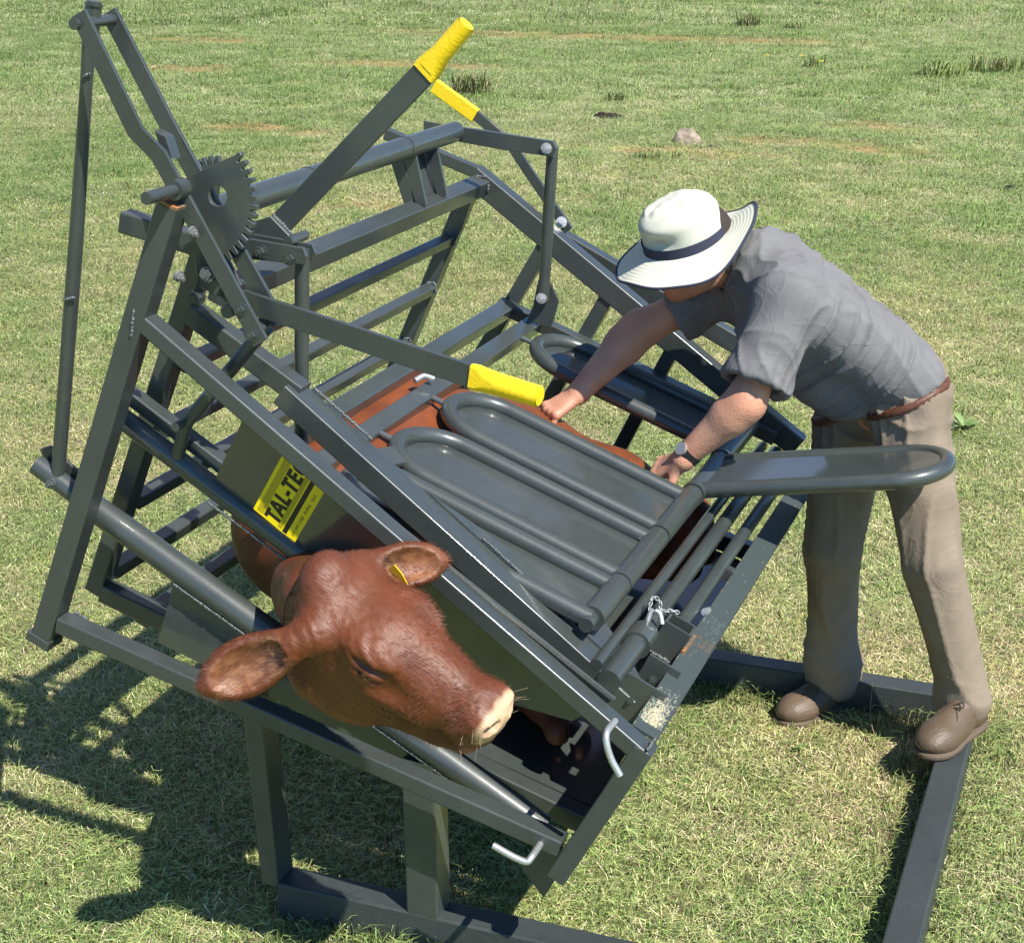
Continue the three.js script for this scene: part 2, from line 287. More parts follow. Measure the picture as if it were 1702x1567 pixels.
  for (const [e, y] of [[-1.575, 1.235]]) part('gate_bracket', rhs(P(e, y - 0.01, 4.49), P(e, y - 0.01, 4.60), 0.04, 0.03, UPP), pt, C);
  across([-2.11, 1.53], [-1.80, 1.425], 4.50, 0.036, 0.03, 'latch_beam');
  // floor side: lip, plate and rods
  const FD = V3(0.48, 0.877, 0);
  const lipMap = (() => {
    const cv = document.createElement('canvas'); cv.width = 1024; cv.height = 64; const x = cv.getContext('2d'), R = rng(5);
    x.fillStyle = '#ffffff'; x.fillRect(0, 0, 1024, 64);
    const spot = (px, py, w, h, c) => { x.fillStyle = c; x.fillRect(px, py, w, h); };
    return { cv, x, R, spot };
  })();
  { const { cv, x, R, spot } = lipMap; x.fillStyle = 'rgb(57,66,65)'; x.fillRect(0, 0, 1024, 64);
    for (let i = 0; i < 2600; i++) { const v = 50 + R() * 22; spot(R() * 1024, R() * 64, 1 + R() * 5, 1 + R() * 2, `rgba(${v},${v + 8},${v + 6},0.5)`); }
    for (let i = 0; i < 900; i++) { const u = 22 + Math.abs(R() + R() + R() - 1.5) * 75, w = 30 + (R() + R() - 1) * 34; spot(u, w, 1 + R() * 3, 1 + R() * 2, `rgba(${166 + R() * 50},${156 + R() * 46},${126 + R() * 36},0.7)`); }
    for (let i = 0; i < 40; i++) spot(R() * 1024, R() < 0.6 ? 58 + R() * 6 : R() * 64, 2 + R() * 9, 1 + R() * 2, `rgba(${120 + R() * 40},${114 + R() * 36},${94 + R() * 30},0.6)`);
    for (let i = 0; i < 60; i++) spot(255 + R() * 28, R() * 64, 2 + R() * 6, 1 + R() * 3, 'rgba(120,84,50,0.5)');
    for (let i = 0; i < 30; i++) spot(290 + R() * 60, 6 + R() * 40, 3 + R() * 10, 1, 'rgba(130,134,124,0.6)'); }
  const lipTex = new THREE.CanvasTexture(lipMap.cv); lipTex.colorSpace = THREE.SRGBColorSpace;
  M.lip = phys({ map: lipTex, roughness: 0.55, bumpMap: paintBump, bumpScale: 0.0006, clearcoat: 0.15, clearcoatRoughness: 0.4 });
  const lip = rhs(P(-0.791, 0.6585, 2.802), P(-0.791, 0.6585, S1), 0.056, 0.006, V3(0.42, 0.908, 0), 0.002);
  { const p = lip.attributes.position, u = lip.attributes.uv; for (let i = 0; i < p.count; i++) u.setXY(i, (3.65 - p.getZ(i) - 2.8) / 1.65, clamp(0.5 + ((p.getX(i) - 1.3 + 0.791) * 0.908 - (p.getY(i) - 0.6585) * 0.42) / 0.056)); }
  part('floor_lip', lip, M.lip, C);
  part('floor_plate', quadSheet([P(-0.768, 0.644, 2.80), P(-0.768, 0.644, S1), P(-0.94, 0.328, S1), P(-0.94, 0.328, 2.80)], 0.006), M.sheet, C);
  part('lower_panel', quadSheet([P(-1.72, 0.575, 2.995), P(-1.72, 0.575, S1), P(-0.955, 0.355, S1), P(-0.955, 0.355, 2.995)], 0.006), M.sheet, C);
  for (const [e, y, r] of [[-0.931, 0.722, 0.0135], [-0.894, 0.706, 0.0190], [-0.845, 0.682, 0.0165]]) part('floor_rod', pipe(P(e, y, r === 0.0165 ? 3.24 : r > 0.018 ? 3.12 : 2.93), P(e, y, S1), r), pt, C);
  part('spacer', rhs(P(-0.828, 0.672, 3.605), P(-0.828, 0.672, 3.63), 0.03, 0.03, UPP), pt, C);
  part('rod_stop', pipe(P(-0.817, 0.675, 3.37), P(-0.817, 0.655, 3.43), 0.009, 12), M.galv, C);
  // latch pieces beside the lip at the head end
  const cross = (s, t0, t1, dep) => { const q = (t, d) => P(-0.98 + 0.908 * t - 0.42 * d, 0.745 - 0.42 * t - 0.908 * d, s); return quadSheet([q(t0, -0.02), q(t1, -0.02), q(t1, dep), q(t0, dep)], 0.006); };
  const fp = (s, t, d = 0) => P(-0.98 + 0.908 * t - 0.42 * d, 0.745 - 0.42 * t - 0.908 * d, s);
  for (const [s, t0] of [[2.94, 0.118], [3.05, 0.132]]) {
    const k = part('cross_plate', cross(s, t0, 0.207, 0.13), M.sheet, C);
    part('bolt', boltGeo(fp(s - 0.003, t0 + 0.03, 0.03), Dv(0, 0, -1), 0.008), M.sheet, k);
    if (s < 3) part('bolt', boltGeo(fp(s - 0.003, t0 + 0.045, 0.085), Dv(0, 0, -1), 0.008), M.sheet, k);
  }
  part('base_strip', quadSheet([fp(3.0, 0.13, 0.06), fp(3.2, 0.13, 0.06), fp(3.2, 0.205, 0.06), fp(3.0, 0.205, 0.06)], 0.005), M.sheet, C);
  { const sh = new THREE.Shape(); const w = 0.032, hh = 0.026; sh.moveTo(-w, -hh); sh.lineTo(w, -hh); sh.lineTo(w, hh); sh.lineTo(-w, hh); sh.closePath();
    const ho = new THREE.Path(); const a = w - 0.006, b = hh - 0.006; ho.moveTo(-a, -b); ho.lineTo(-a, b); ho.lineTo(a, b); ho.lineTo(a, -b); ho.closePath(); sh.holes.push(ho);
    const g = new THREE.ExtrudeGeometry(sh, { depth: 0.085, bevelEnabled: false });
    const m = new THREE.Matrix4().makeBasis(V3(0.908, -0.42, 0), V3(0, 0, -1), V3(0.42, 0.908, 0)); const o = fp(3.215, 0.150, 0.055); m.setPosition(o); g.applyMatrix4(m);
    part('latch_socket', g, M.sheet, C); part('weld_bead', weldGeo(fp(3.185, 0.122, 0.05), fp(3.185, 0.182, 0.05), 0.004), M.weld, C);
    part('latch_socket_lip', quadSheet([fp(3.15, 0.185, -0.01), fp(3.24, 0.188, -0.01), fp(3.24, 0.200, 0.03), fp(3.15, 0.197, 0.03)], 0.006), M.rust, C); }
  part('latch_pipe', pipe(fp(2.90, 0.094, 0), fp(3.10, 0.094, 0), 0.0245), pt, C);
  part('latch_collar', pipe(fp(3.085, 0.096, 0), fp(3.15, 0.096, 0), 0.031), M.sheet, C);
  part('latch_pin', tube(curve([fp(3.16, 0.088, -0.02), fp(3.17, 0.085, -0.045), fp(3.17, 0.10, -0.05), fp(3.16, 0.118, -0.035)], 10), 0.006, 8), M.galv, C);
  { const path = curve([fp(3.18, 0.078, -0.04), fp(3.215, 0.07, -0.05), fp(3.235, 0.085, -0.04), fp(3.23, 0.1, -0.025), fp(3.235, 0.118, -0.035), fp(3.245, 0.135, -0.035)], 13);
    for (let i = 0; i < path.length - 1; i++) { const d = path[i + 1].clone().sub(path[i]).normalize(), g = new THREE.TorusGeometry(0.0052, 0.0014, 6, 12); g.scale(1.35, 0.85, 1); const q = new THREE.Quaternion().setFromUnitVectors(V3(1, 0, 0), d); g.rotateX(i % 2 ? 1.4 : 0.1); g.applyQuaternion(q); g.translate(path[i].x, path[i].y, path[i].z); part('chain_link', g, M.galv, C); } }
  // galvanised corner pins
  part('corner_pin', tube(curve([P(-0.835, 0.700, 2.755), P(-0.835, 0.700, 2.70), P(-0.832, 0.685, 2.692), P(-0.822, 0.655, 2.69), P(-0.803, 0.622, 2.69)], 18), 0.0068, 12), M.galv, C, 'bent galvanised pin at the upper corner of the end');
  part('corner_pin', tube(curve([P(-0.985, 0.398, 2.755), P(-0.985, 0.398, 2.70), P(-0.99, 0.392, 2.692), P(-1.01, 0.395, 2.69), P(-1.062, 0.414, 2.69)], 18), 0.0072, 12), M.galv, C, 'bent galvanised pin at the lower corner of the end');
  // head gate
  part('neck_bar', pipe(P(-1.99, 1.163, 2.862), P(-1.13, 0.645, 2.862), 0.023), pt, C, 'upper round neck bar');
  part('neck_channel', rhs(P(-1.975, 1.195, 2.90), P(-1.62, 0.982, 2.90), 0.03, 0.04, AX), pt, C);
  const low = part('neck_bar', pipe(P(-2.205, 1.015, 2.872), P(-2.06, 0.93, 2.872), 0.0235), pt, C, 'lower round neck bar with thicker sleeve');
  part('sleeve', pipe(P(-2.075, 0.938, 2.872), P(-1.02, 0.357, 2.872), 0.0305, 22), pt, low);
  part('bolt', boltGeo(P(-2.155, 0.985, 2.848), Dv(0, 0, -1), 0.009), M.weld, low);
  part('clevis', [plate([[-2.215, 1.04], [-2.19, 1.05], [-2.12, 1.0], [-2.12, 0.97], [-2.2, 1.0]], 2.90, 0.008)], pt, low);
  const upl = part('gate_plate', quadSheet([P(-1.614, 1.239, 2.784), P(-1.77, 1.009, 2.868), P(-1.59, 0.899, 2.868), P(-1.292, 0.722, 2.867), P(-1.104, 0.645, 2.858), P(-0.948, 0.641, 2.835), P(-0.848, 0.725, 2.798)], 0.005), M.sheet, C, 'upper gate plate with a yellow sticker');
  const lpl = part('gate_plate', plate([[-1.863, 0.822], [-1.925, 0.635], [-1.03, 0.375], [-1.01, 0.35]], 2.868, 0.006, [], 0.001), M.sheet, C, 'lower gate plate under the neck bar');
  part('weld_bead', weldGeo(P(-1.76, 0.995, 2.842), P(-1.45, 0.815, 2.842), 0.003), M.weld, C);
  part('weld_bead', weldGeo(P(-1.86, 0.792, 2.848), P(-1.05, 0.347, 2.85), 0.0032), M.weld, C);
  // sticker
  { const cv = document.createElement('canvas'); cv.width = 680; cv.height = 448; const x = cv.getContext('2d');
    x.fillStyle = '#e6cf08'; x.fillRect(0, 0, 680, 448); x.fillStyle = '#b09c08'; x.fillRect(18, 30, 650, 66); x.fillRect(18, 250, 650, 44);
    x.fillStyle = '#14120a'; x.save(); x.translate(26, 248); x.scale(1, 1.18); x.font = 'bold 168px sans-serif'; x.fillText('TAL-TEC', 0, 0, 640); x.strokeStyle = '#14120a'; x.lineWidth = 9; x.strokeText('TAL-TEC', 0, 0, 640); x.restore();
    x.fillRect(10, 306, 656, 44); x.font = 'bold 36px sans-serif'; x.fillText('☎ (07) 697 2188   RURAL   QLD', 14, 412, 640);
    const t = new THREE.CanvasTexture(cv); t.colorSpace = THREE.SRGBColorSpace;
    const a = P(-1.657, 0.992, 2.8495), r = P(-1.567, 1.119, 2.8035).sub(a).setLength(0.212), d = P(-1.565, 0.928, 2.8525).sub(a).setLength(0.112);
    const q = [a, a.clone().add(r), a.clone().add(r).add(d), a.clone().add(d)], pos = [], nor = [], uv = [], U = [[0, 1], [1, 1], [1, 0], [0, 0]];
    for (const i of [0, 2, 1, 0, 3, 2]) { pos.push(q[i].x, q[i].y, q[i].z); nor.push(0, 0, 1); uv.push(...U[i]); }
    part('sticker', geoFrom(pos, nor, uv), std({ map: t, roughness: 0.45 }), upl, 'yellow sticker with black lettering'); }
  // tall link and forked head-gate lever
  const fork = (pts) => sweep(pts.map(p => P(...p)), rectProf(0.037, 0.009, 0.0015, 1), AX);
  const lever = part('head_gate_lever', fork([[-1.917, 1.985, 2.752], [-1.81, 1.769, 2.752], [-1.788, 1.722, 2.79], [-1.585, 1.368, 2.79]]), pt, C, 'forked lever of the head gate');
  part('fork_arm', fork([[-1.931, 1.98, 2.872], [-1.816, 1.769, 2.872], [-1.782, 1.728, 2.858], [-1.60, 1.42, 2.858]]), pt, lever);
  part('fork_web', plate([[-1.80, 1.765], [-1.777, 1.755], [-1.765, 1.715], [-1.788, 1.728]], 2.80, 0.03), pt, lever);
  part('fork_pin', pipe(P(-1.922, 1.966, 2.738), P(-1.922, 1.966, 2.888), 0.011, 12), M.paint, lever);
  part('pivot_pin', pipe(P(-1.739, 1.662, 2.66), P(-1.739, 1.662, 2.79), 0.0125, 14), pt, lever);
  part('pivot_boss', pipe(P(-1.739, 1.662, 2.755), P(-1.739, 1.662, 2.79), 0.02, 16), pt, lever);
  for (const [e, y] of [[-1.623, 1.433], [-1.602, 1.383]]) part('bolt', boltGeo(P(e, y, 2.785), Dv(0, 0, -1), 0.0105), pt, lever);
  part('pull_link', [sweep([P(-1.924, 1.998, 2.812), P(-1.935, 1.95, 2.812), P(-1.955, 1.86, 2.815), P(-2.03, 1.53, 2.84), P(-2.145, 1.022, 2.868), P(-2.15, 1.0, 2.868)], [circProf(0.0165, 14), circProf(0.0165, 14), circProf(0.0125, 14), circProf(0.0155, 14), circProf(0.0155, 14), circProf(0.014, 14)], V3(1, 0, 0)), sweep([P(-1.922, 2.004, 2.812), P(-1.9235, 1.997, 2.812)], [circProf(0.012, 14), circProf(0.019, 14)], V3(1, 0, 0))], pt, C);
  part('weld_bead', weldGeo(P(-1.953, 1.862, 2.80), P(-1.94, 1.868, 2.802), 0.0035), M.weld, C);
  part('weld_bead', weldGeo(P(-2.062, 1.405, 2.828), P(-2.04, 1.412, 2.83), 0.0035), M.weld, C);
  const sector = (ce, cy, r, a0, a1, n, root) => { const o = root.slice(); for (let i = 0; i < n; i++) for (const [f, rr] of [[0.0, -0.011], [0.12, -0.011], [0.30, 0.005], [0.66, 0.005], [0.84, -0.011]]) { const a = (a0 + (a1 - a0) * (i + f) / n) * D2R; o.push([ce + (r + rr) * Math.cos(a), cy + (r + rr) * Math.sin(a)]); } return o; };
  part('gear_sector', plate(sector(-1.751, 1.638, 0.139, -60, 41, 14, [[-1.77, 1.667], [-1.76, 1.60], [-1.69, 1.50]]), 2.838, 0.012, [[-1.692, 1.641, 0.0215]], 0.0008), pt, C);
  part('gear_sector', plate(sector(-1.755, 1.575, 0.118, 88, 135, 6, [[-1.82, 1.62], [-1.77, 1.60], [-1.755, 1.66]]), 2.955, 0.012, [], 0.0008), pt, C);
  const hand = part('head_gate_handle', sweep([P(-1.648, 1.437, 2.838), P(-1.118, 1.358, 2.745)], rectProf(0.044, 0.012, 0.0015, 1), AX), pt, C, 'long flat handle of the head gate with yellow grip');
  const grip = (A, B, up, w) => { const L = k => A.clone().lerp(B, k), f = (a, b, r) => rectProf(a, b, r, 4), q = [f(w * 1.05, 0.018, 0.006), f(w * 1.08, 0.024, 0.008), f(w, 0.036, 0.016), f(0.0425, 0.042, 0.0208), f(0.042, 0.042, 0.0208), f(0.041, 0.041, 0.0203), f(0.033, 0.033, 0.0163)]; return sweep([L(0), L(0.1), L(0.22), L(0.42), L(0.7), L(0.985), L(1)], q, up); };
  part('grip', grip(P(-1.124, 1.359, 2.746), P(-0.982, 1.338, 2.729), AX, 0.045), M.yellow, hand, 'yellow grip');
  part('handle_tube', pipe(P(-1.665, 1.42, 2.80), P(-1.665, 1.42, 2.87), 0.013, 12), pt, hand);
  part('handle_block', rhs(P(-1.61, 1.385, 2.80), P(-1.61, 1.385, 2.86), 0.03, 0.03, UPP), pt, hand);
  part('bolt', boltGeo(P(-1.588, 1.40, 2.848), V3(0.8, 0.6, 0.2), 0.010), pt, hand);
  part('crank_rod', tube([P(-1.60, 1.385, 2.842), P(-1.638, 1.345, 2.842), P(-1.798, 1.167, 2.842), P(-1.832, 1.085, 2.85)], 0.0145, 14), pt, C);
  part('bolt', [pipe(P(-1.80, 1.168, 2.80), P(-1.80, 1.168, 2.845), 0.0095, 12)], pt, C);
  for (const [e, y, s, d] of [[-1.715, 1.58, 2.775, 1], [-1.752, 1.49, 2.775, 1]]) part('bolt', boltGeo(P(e, y, s), V3(0.93, -0.36, 0.25 * d), 0.0085), M.dullGalv ??= std({ color: lin(0.22, 0.22, 0.21), metalness: 0.5, roughness: 0.5 }), C);
  part('gear_bracket', plate([[-1.80, 1.56], [-1.76, 1.58], [-1.69, 1.45], [-1.72, 1.41], [-1.79, 1.46]], 2.905, 0.008), pt, C);
  part('gear_block', rhs(P(-1.745, 1.47, 2.89), P(-1.715, 1.45, 2.89), 0.05, 0.05, AX), pt, C);
  part('bolt', boltGeo(P(-1.738, 1.478, 2.858), Dv(0.1, 0.1, -1), 0.012), M.weld, C); part('bolt', boltGeo(P(-1.765, 1.43, 2.86), Dv(0, 0, -1), 0.013), pt, C);
  // squeeze shaft, its handle, cranks and links
  part('squeeze_shaft', [pipe(P(-1.80, 1.578, 2.97), P(-1.80, 1.578, 4.295), 0.0285, 24), pipe(P(-1.80, 1.578, 3.42), P(-1.80, 1.578, 3.424), 0.0302, 24), pipe(P(-1.80, 1.578, 3.955), P(-1.80, 1.578, 3.960), 0.0302, 24)], pt, C);
  for (const s of [2.988, 3.028]) part('squeeze_crank', plate([[-1.80, 1.545], [-1.755, 1.53], [-1.59, 1.516], [-1.584, 1.50], [-1.592, 1.484], [-1.765, 1.487], [-1.81, 1.51]], s, 0.010), pt, C);
  for (const [e, y] of [[-1.687, 1.503], [-1.62, 1.494]]) part('bolt', boltGeo(P(e, y, 2.988), Dv(0, 0, -1), 0.0115), pt, C);
  part('squeeze_link', pipe(P(-1.606, 1.508, 3.015), P(-1.642, 1.05, 3.04), 0.0155, 16), pt, C, 'near round link of the squeeze');
  part('crank_pin', pipe(P(-1.63, 1.525, 3.0), P(-1.63, 1.525, 3.075), 0.011, 12), pt, C);
  const sh = part('squeeze_handle', sweep([P(-1.705, 1.522, 3.062), P(-1.338, 1.875, 3.062)], rectProf(0.049, 0.012, 0.0015, 1), AX), pt, C, 'long flat squeeze handle with yellow grip');
  part('grip', grip(P(-1.347, 1.866, 3.062), P(-1.256, 1.962, 3.062), AX, 0.051), M.yellow, sh, 'yellow grip');
  part('handle_block', plate([[-1.735, 1.55], [-1.69, 1.565], [-1.645, 1.525], [-1.66, 1.50], [-1.74, 1.51]], 3.04, 0.016), pt, sh);
  part('weld_bead', weldGeo(P(-1.69, 1.566, 3.054), P(-1.647, 1.527, 3.054), 0.004), M.weld, sh);
  part('squeeze_arm', [plate([[-1.895, 1.60], [-1.515, 1.563], [-1.505, 1.547], [-1.515, 1.524], [-1.66, 1.535], [-1.895, 1.563]], 4.30, 0.014)], pt, C);
  part('bolt', boltGeo(P(-1.533, 1.545, 4.298), Dv(0.1, 0, -1), 0.0115), M.galv, C);
  part('squeeze_link', pipe(P(-1.528, 1.545, 4.335), P(-1.556, 1.115, 4.345), 0.0165, 16), pt, C, 'far round link of the squeeze');
  part('link_bracket', plate([[-1.577, 1.165], [-1.545, 1.165], [-1.517, 1.11], [-1.54, 1.03], [-1.61, 1.045], [-1.592, 1.09]], 4.362, 0.008), pt, C);
  part('bolt', boltGeo(P(-1.556, 1.122, 4.328), Dv(0.1, 0, -1), 0.0115), M.galv, C);
  for (const s of [4.0, 4.14]) for (const o of [0, 0.055]) { part('shaft_bracket', rhs(P(-1.805 - o * 0.8, 1.565, s), P(-1.775 - o * 0.5, 1.425, s), 0.036, 0.010, AX, 0.002), pt, C); }
  part('shaft_bracket', quadSheet([P(-1.84, 1.545, 4.01), P(-1.84, 1.545, 4.13), P(-1.80, 1.435, 4.13), P(-1.80, 1.435, 4.01)], 0.008), pt, C);
  // small latch lever at the far end
  const ll = part('latch_lever', sweep([P(-1.85, 1.6, 4.545), P(-1.73, 1.513, 4.545), P(-1.674, 1.437, 4.545), P(-1.55, 1.275, 4.545)], rectProf(0.03, 0.011, 0.0015, 1), AX), pt, C, 'small far latch lever with yellow flat grip');
  part('grip', rhs(P(-1.967, 1.67, 4.545), P(-1.838, 1.59, 4.545), 0.042, 0.02, AX, 0.004), M.yellow, ll, 'flat yellow grip');
  part('bolt', boltGeo(P(-1.57, 1.30, 4.535), Dv(0.3, 0.3, -1), 0.012), M.galv, ll);
  // squeeze side: two long bars, end members and five drop flaps
  const H = [-0.964, 0.792], d2 = [-0.937, 0.351], nU = V3(0.351, 0.937, 0);
  const Q = (s, t, n = 0) => P(H[0] + d2[0] * t + 0.351 * n, H[1] + d2[1] * t + 0.937 * n, s);
  for (const [t, s0] of [[0.783, 3.0], [0.685, 3.0]]) part('squeeze_bar', rhs(Q(s0, t, -0.01), Q(4.42, t, -0.01), 0.05, 0.036, nU), M.sheet, C);
  part('squeeze_end', rhs(Q(4.438, 0.81, -0.01), Q(4.438, -0.08, -0.01), 0.042, 0.04, nU), pt, C);
  part('squeeze_end', rhs(Q(3.02, 0.81, -0.01), Q(3.02, 0.6, -0.01), 0.04, 0.036, nU), pt, C);
  part('stop_block', quadSheet([Q(3.155, 0.645, 0.012), Q(3.265, 0.60, 0.012), Q(3.225, 0.545, 0.012), Q(3.115, 0.585, 0.012)], 0.01), M.sheet, C);
  const flapGeo = (hw, T, L = 0.615, sn = -0.009) => {                        // T(ds, t, n) places a point of the flap
    const path = [T(-hw, 0, 0), T(-hw, L - hw, 0)]; const arc = []; for (let i = 0; i <= 14; i++) { const a = Math.PI * (1 - i / 14); arc.push(T(hw * Math.cos(a), L - hw + hw * Math.sin(a), 0)); }
    const up = T(0, 0, 1).sub(T(0, 0, 0)).normalize();
    const pts = [path[0], T(-hw, L * 0.4, 0), ...arc, T(hw, L * 0.4, 0), T(hw, 0, 0)];
    const loop = sweep(pts, circProf(0.0208, 16), up);
    const sheet = [T(-hw, 0.01, sn), ...arc.map((p, i) => { const a = Math.PI * (1 - i / 14); return T(hw * Math.cos(a), L - hw + hw * Math.sin(a), sn); }), T(hw, 0.01, sn)];
    return { loop, sheet: quadSheet(sheet, 0.004) };
  };
  const flaps = [[3.078, 0.085, 0], [3.337, 0.117, 0], [3.642, 0.115, 0], [3.946, 0.117, 1], [4.268, 0.117, 0]];
  flaps.forEach(([s, hw, open], i) => {
    const T = open ? (ds, t, n) => P(H[0] + 0.985 * t - 0.172 * n, H[1] + 0.172 * t + 0.985 * n, s + ds) : (ds, t, n) => Q(s + ds, t, n);
    const f = flapGeo(hw, T, open ? 0.60 : 0.615, open ? 0.010 : -0.009);
    const lab = open ? 'side flap swung open towards the man' : undefined;
    const fl = part('side_flap', f.sheet, M.sheet, C, lab);
    part('loop_tube', f.loop, pt, fl);
    const h = i === 0 ? [2.998, 3.183] : i === 4 ? [4.106, 4.415] : [s - 0.1475, s + 0.1475];
    part('hinge_sleeve', [pipe(Q(h[0], 0), Q(h[1], 0), 0.0272, 22), ...(open ? [pipe(Q(h[0] - 0.002, 0), Q(h[0] + 0.016, 0), 0.0305, 22), pipe(Q(h[1] - 0.016, 0), Q(h[1], 0), 0.0305, 22)] : [])], pt, fl);
    if (!open && i > 0) { part('pin', pipe(Q(s - 0.02, 0.685, 0), Q(s - 0.02, 0.61, 0), 0.0075, 10), M.weld, fl); part('weld_bead', weldGeo(T(-hw - 0.018, 0.03, 0), T(-hw + 0.018, 0.03, 0.01), 0.0035), M.weld, fl); part('weld_bead', weldGeo(T(hw - 0.018, 0.03, 0), T(hw + 0.018, 0.03, 0.01), 0.0035), M.weld, fl); }
  });
  part('hinge_rod', pipe(Q(2.96, 0), Q(4.45, 0), 0.016), pt, C);
  for (const [s, t] of [[3.62, 0.70], [3.77, 0.685]]) part('latch_pin', tube(curve([Q(s, t + 0.02, 0.02), Q(s + 0.03, t + 0.01, 0.03), Q(s + 0.045, t - 0.01, 0.028)], 8), 0.0075, 10), M.galv, C);
  // base frame on the ground and the legs that carry the cradle
  for (const [a, b] of [[[-1.645, 0.052, 2.8825], [-0.342, 0.052, 2.8825]], [[-1.72, 0.052, 4.3575], [-0.342, 0.052, 4.3575]], [[-0.3025, 0.052, 2.843], [-0.3025, 0.052, 4.397]]]) part('base_rail', rhs(P(...a), P(...b), 0.076, 0.096, V3(0, 1, 0), 0.006), M.lipRail ??= phys({ color: lin(0.042, 0.05, 0.05), map: paintMap, roughness: 0.66, roughnessMap: paintRough, bumpMap: paintBump, bumpScale: 0.001 }), C);
  for (const s of [2.8825, 4.3575]) {
    part('leg', rhs(P(-1.665, 0.09, s), P(-1.69, 0.575, s), 0.045, 0.074, AX), pt, C);
    part('leg', rhs(P(-1.29, 0.09, s), P(-1.295, 0.47, s), 0.075, 0.074, AX), pt, C);
  }
}

// ------------------------------------------------------------------ smooth solids: rounded bones joined and meshed
class Field {
  constructor() { this.p = []; }
  cone(a, b, ra, rb, k = 0.03) { const c = a.clone().add(b).multiplyScalar(0.5), ab = b.clone().sub(a); this.p.push({ t: 0, ax: a.x, ay: a.y, az: a.z, bx: ab.x, by: ab.y, bz: ab.z, il: 1 / Math.max(1e-9, ab.lengthSq()), ra, rd: rb - ra, k, cx: c.x, cy: c.y, cz: c.z, R: ab.length() / 2 + Math.max(ra, rb) }); return this; }
  ell(c, r, k = 0.03, B = [V3(1, 0, 0), V3(0, 1, 0), V3(0, 0, 1)], cut = false) { this.p.push({ t: 1, cut, k, cx: c.x, cy: c.y, cz: c.z, R: Math.max(...r), r, B }); return this; }
  plane(p, n, k = 0.004) { this.p.push({ t: 2, k, n, d: p.dot(n) }); return this; }       // keeps the side that n points away from
  at(x, y, z) {
    let d = 1e9;
    for (const p of this.p) {
      if (p.t === 2) { const q = x * p.n.x + y * p.n.y + z * p.n.z - p.d; const h = Math.max(p.k - Math.abs(d - q), 0) / p.k; d = Math.max(d, q) + h * h * p.k * 0.25; continue; }
      const dx = x - p.cx, dy = y - p.cy, dz = z - p.cz, R = p.R + p.k + (p.cut ? Math.max(-d, 0) : Math.max(d, 0)) * 1.0;
      if (d < 1e8 && dx * dx + dy * dy + dz * dz > R * R * 1.02) { if (!p.cut || d > -0.5) continue; }
      let q;
      if (p.t === 0) { const ux = x - p.ax, uy = y - p.ay, uz = z - p.az; let t = (ux * p.bx + uy * p.by + uz * p.bz) * p.il; t = t < 0 ? 0 : t > 1 ? 1 : t; const vx = ux - p.bx * t, vy = uy - p.by * t, vz = uz - p.bz * t; q = Math.sqrt(vx * vx + vy * vy + vz * vz) - p.ra - p.rd * t; }
      else { const [X, Y, Z] = p.B, a = (dx * X.x + dy * X.y + dz * X.z) / p.r[0], b = (dx * Y.x + dy * Y.y + dz * Y.z) / p.r[1], c = (dx * Z.x + dy * Z.y + dz * Z.z) / p.r[2]; const k0 = Math.sqrt(a * a + b * b + c * c), k1 = Math.sqrt((a / p.r[0]) ** 2 + (b / p.r[1]) ** 2 + (c / p.r[2]) ** 2); q = k1 > 1e-6 ? k0 * (k0 - 1) / k1 : -Math.min(...p.r); }
      if (p.cut) { q = -q; const h = Math.max(p.k - Math.abs(d - q), 0) / p.k; d = Math.max(d, q) + h * h * p.k * 0.25; }
      else { const h = Math.max(p.k - Math.abs(d - q), 0) / p.k; d = Math.min(d, q) - h * h * p.k * 0.25; }
    }
    return d;
  }
}
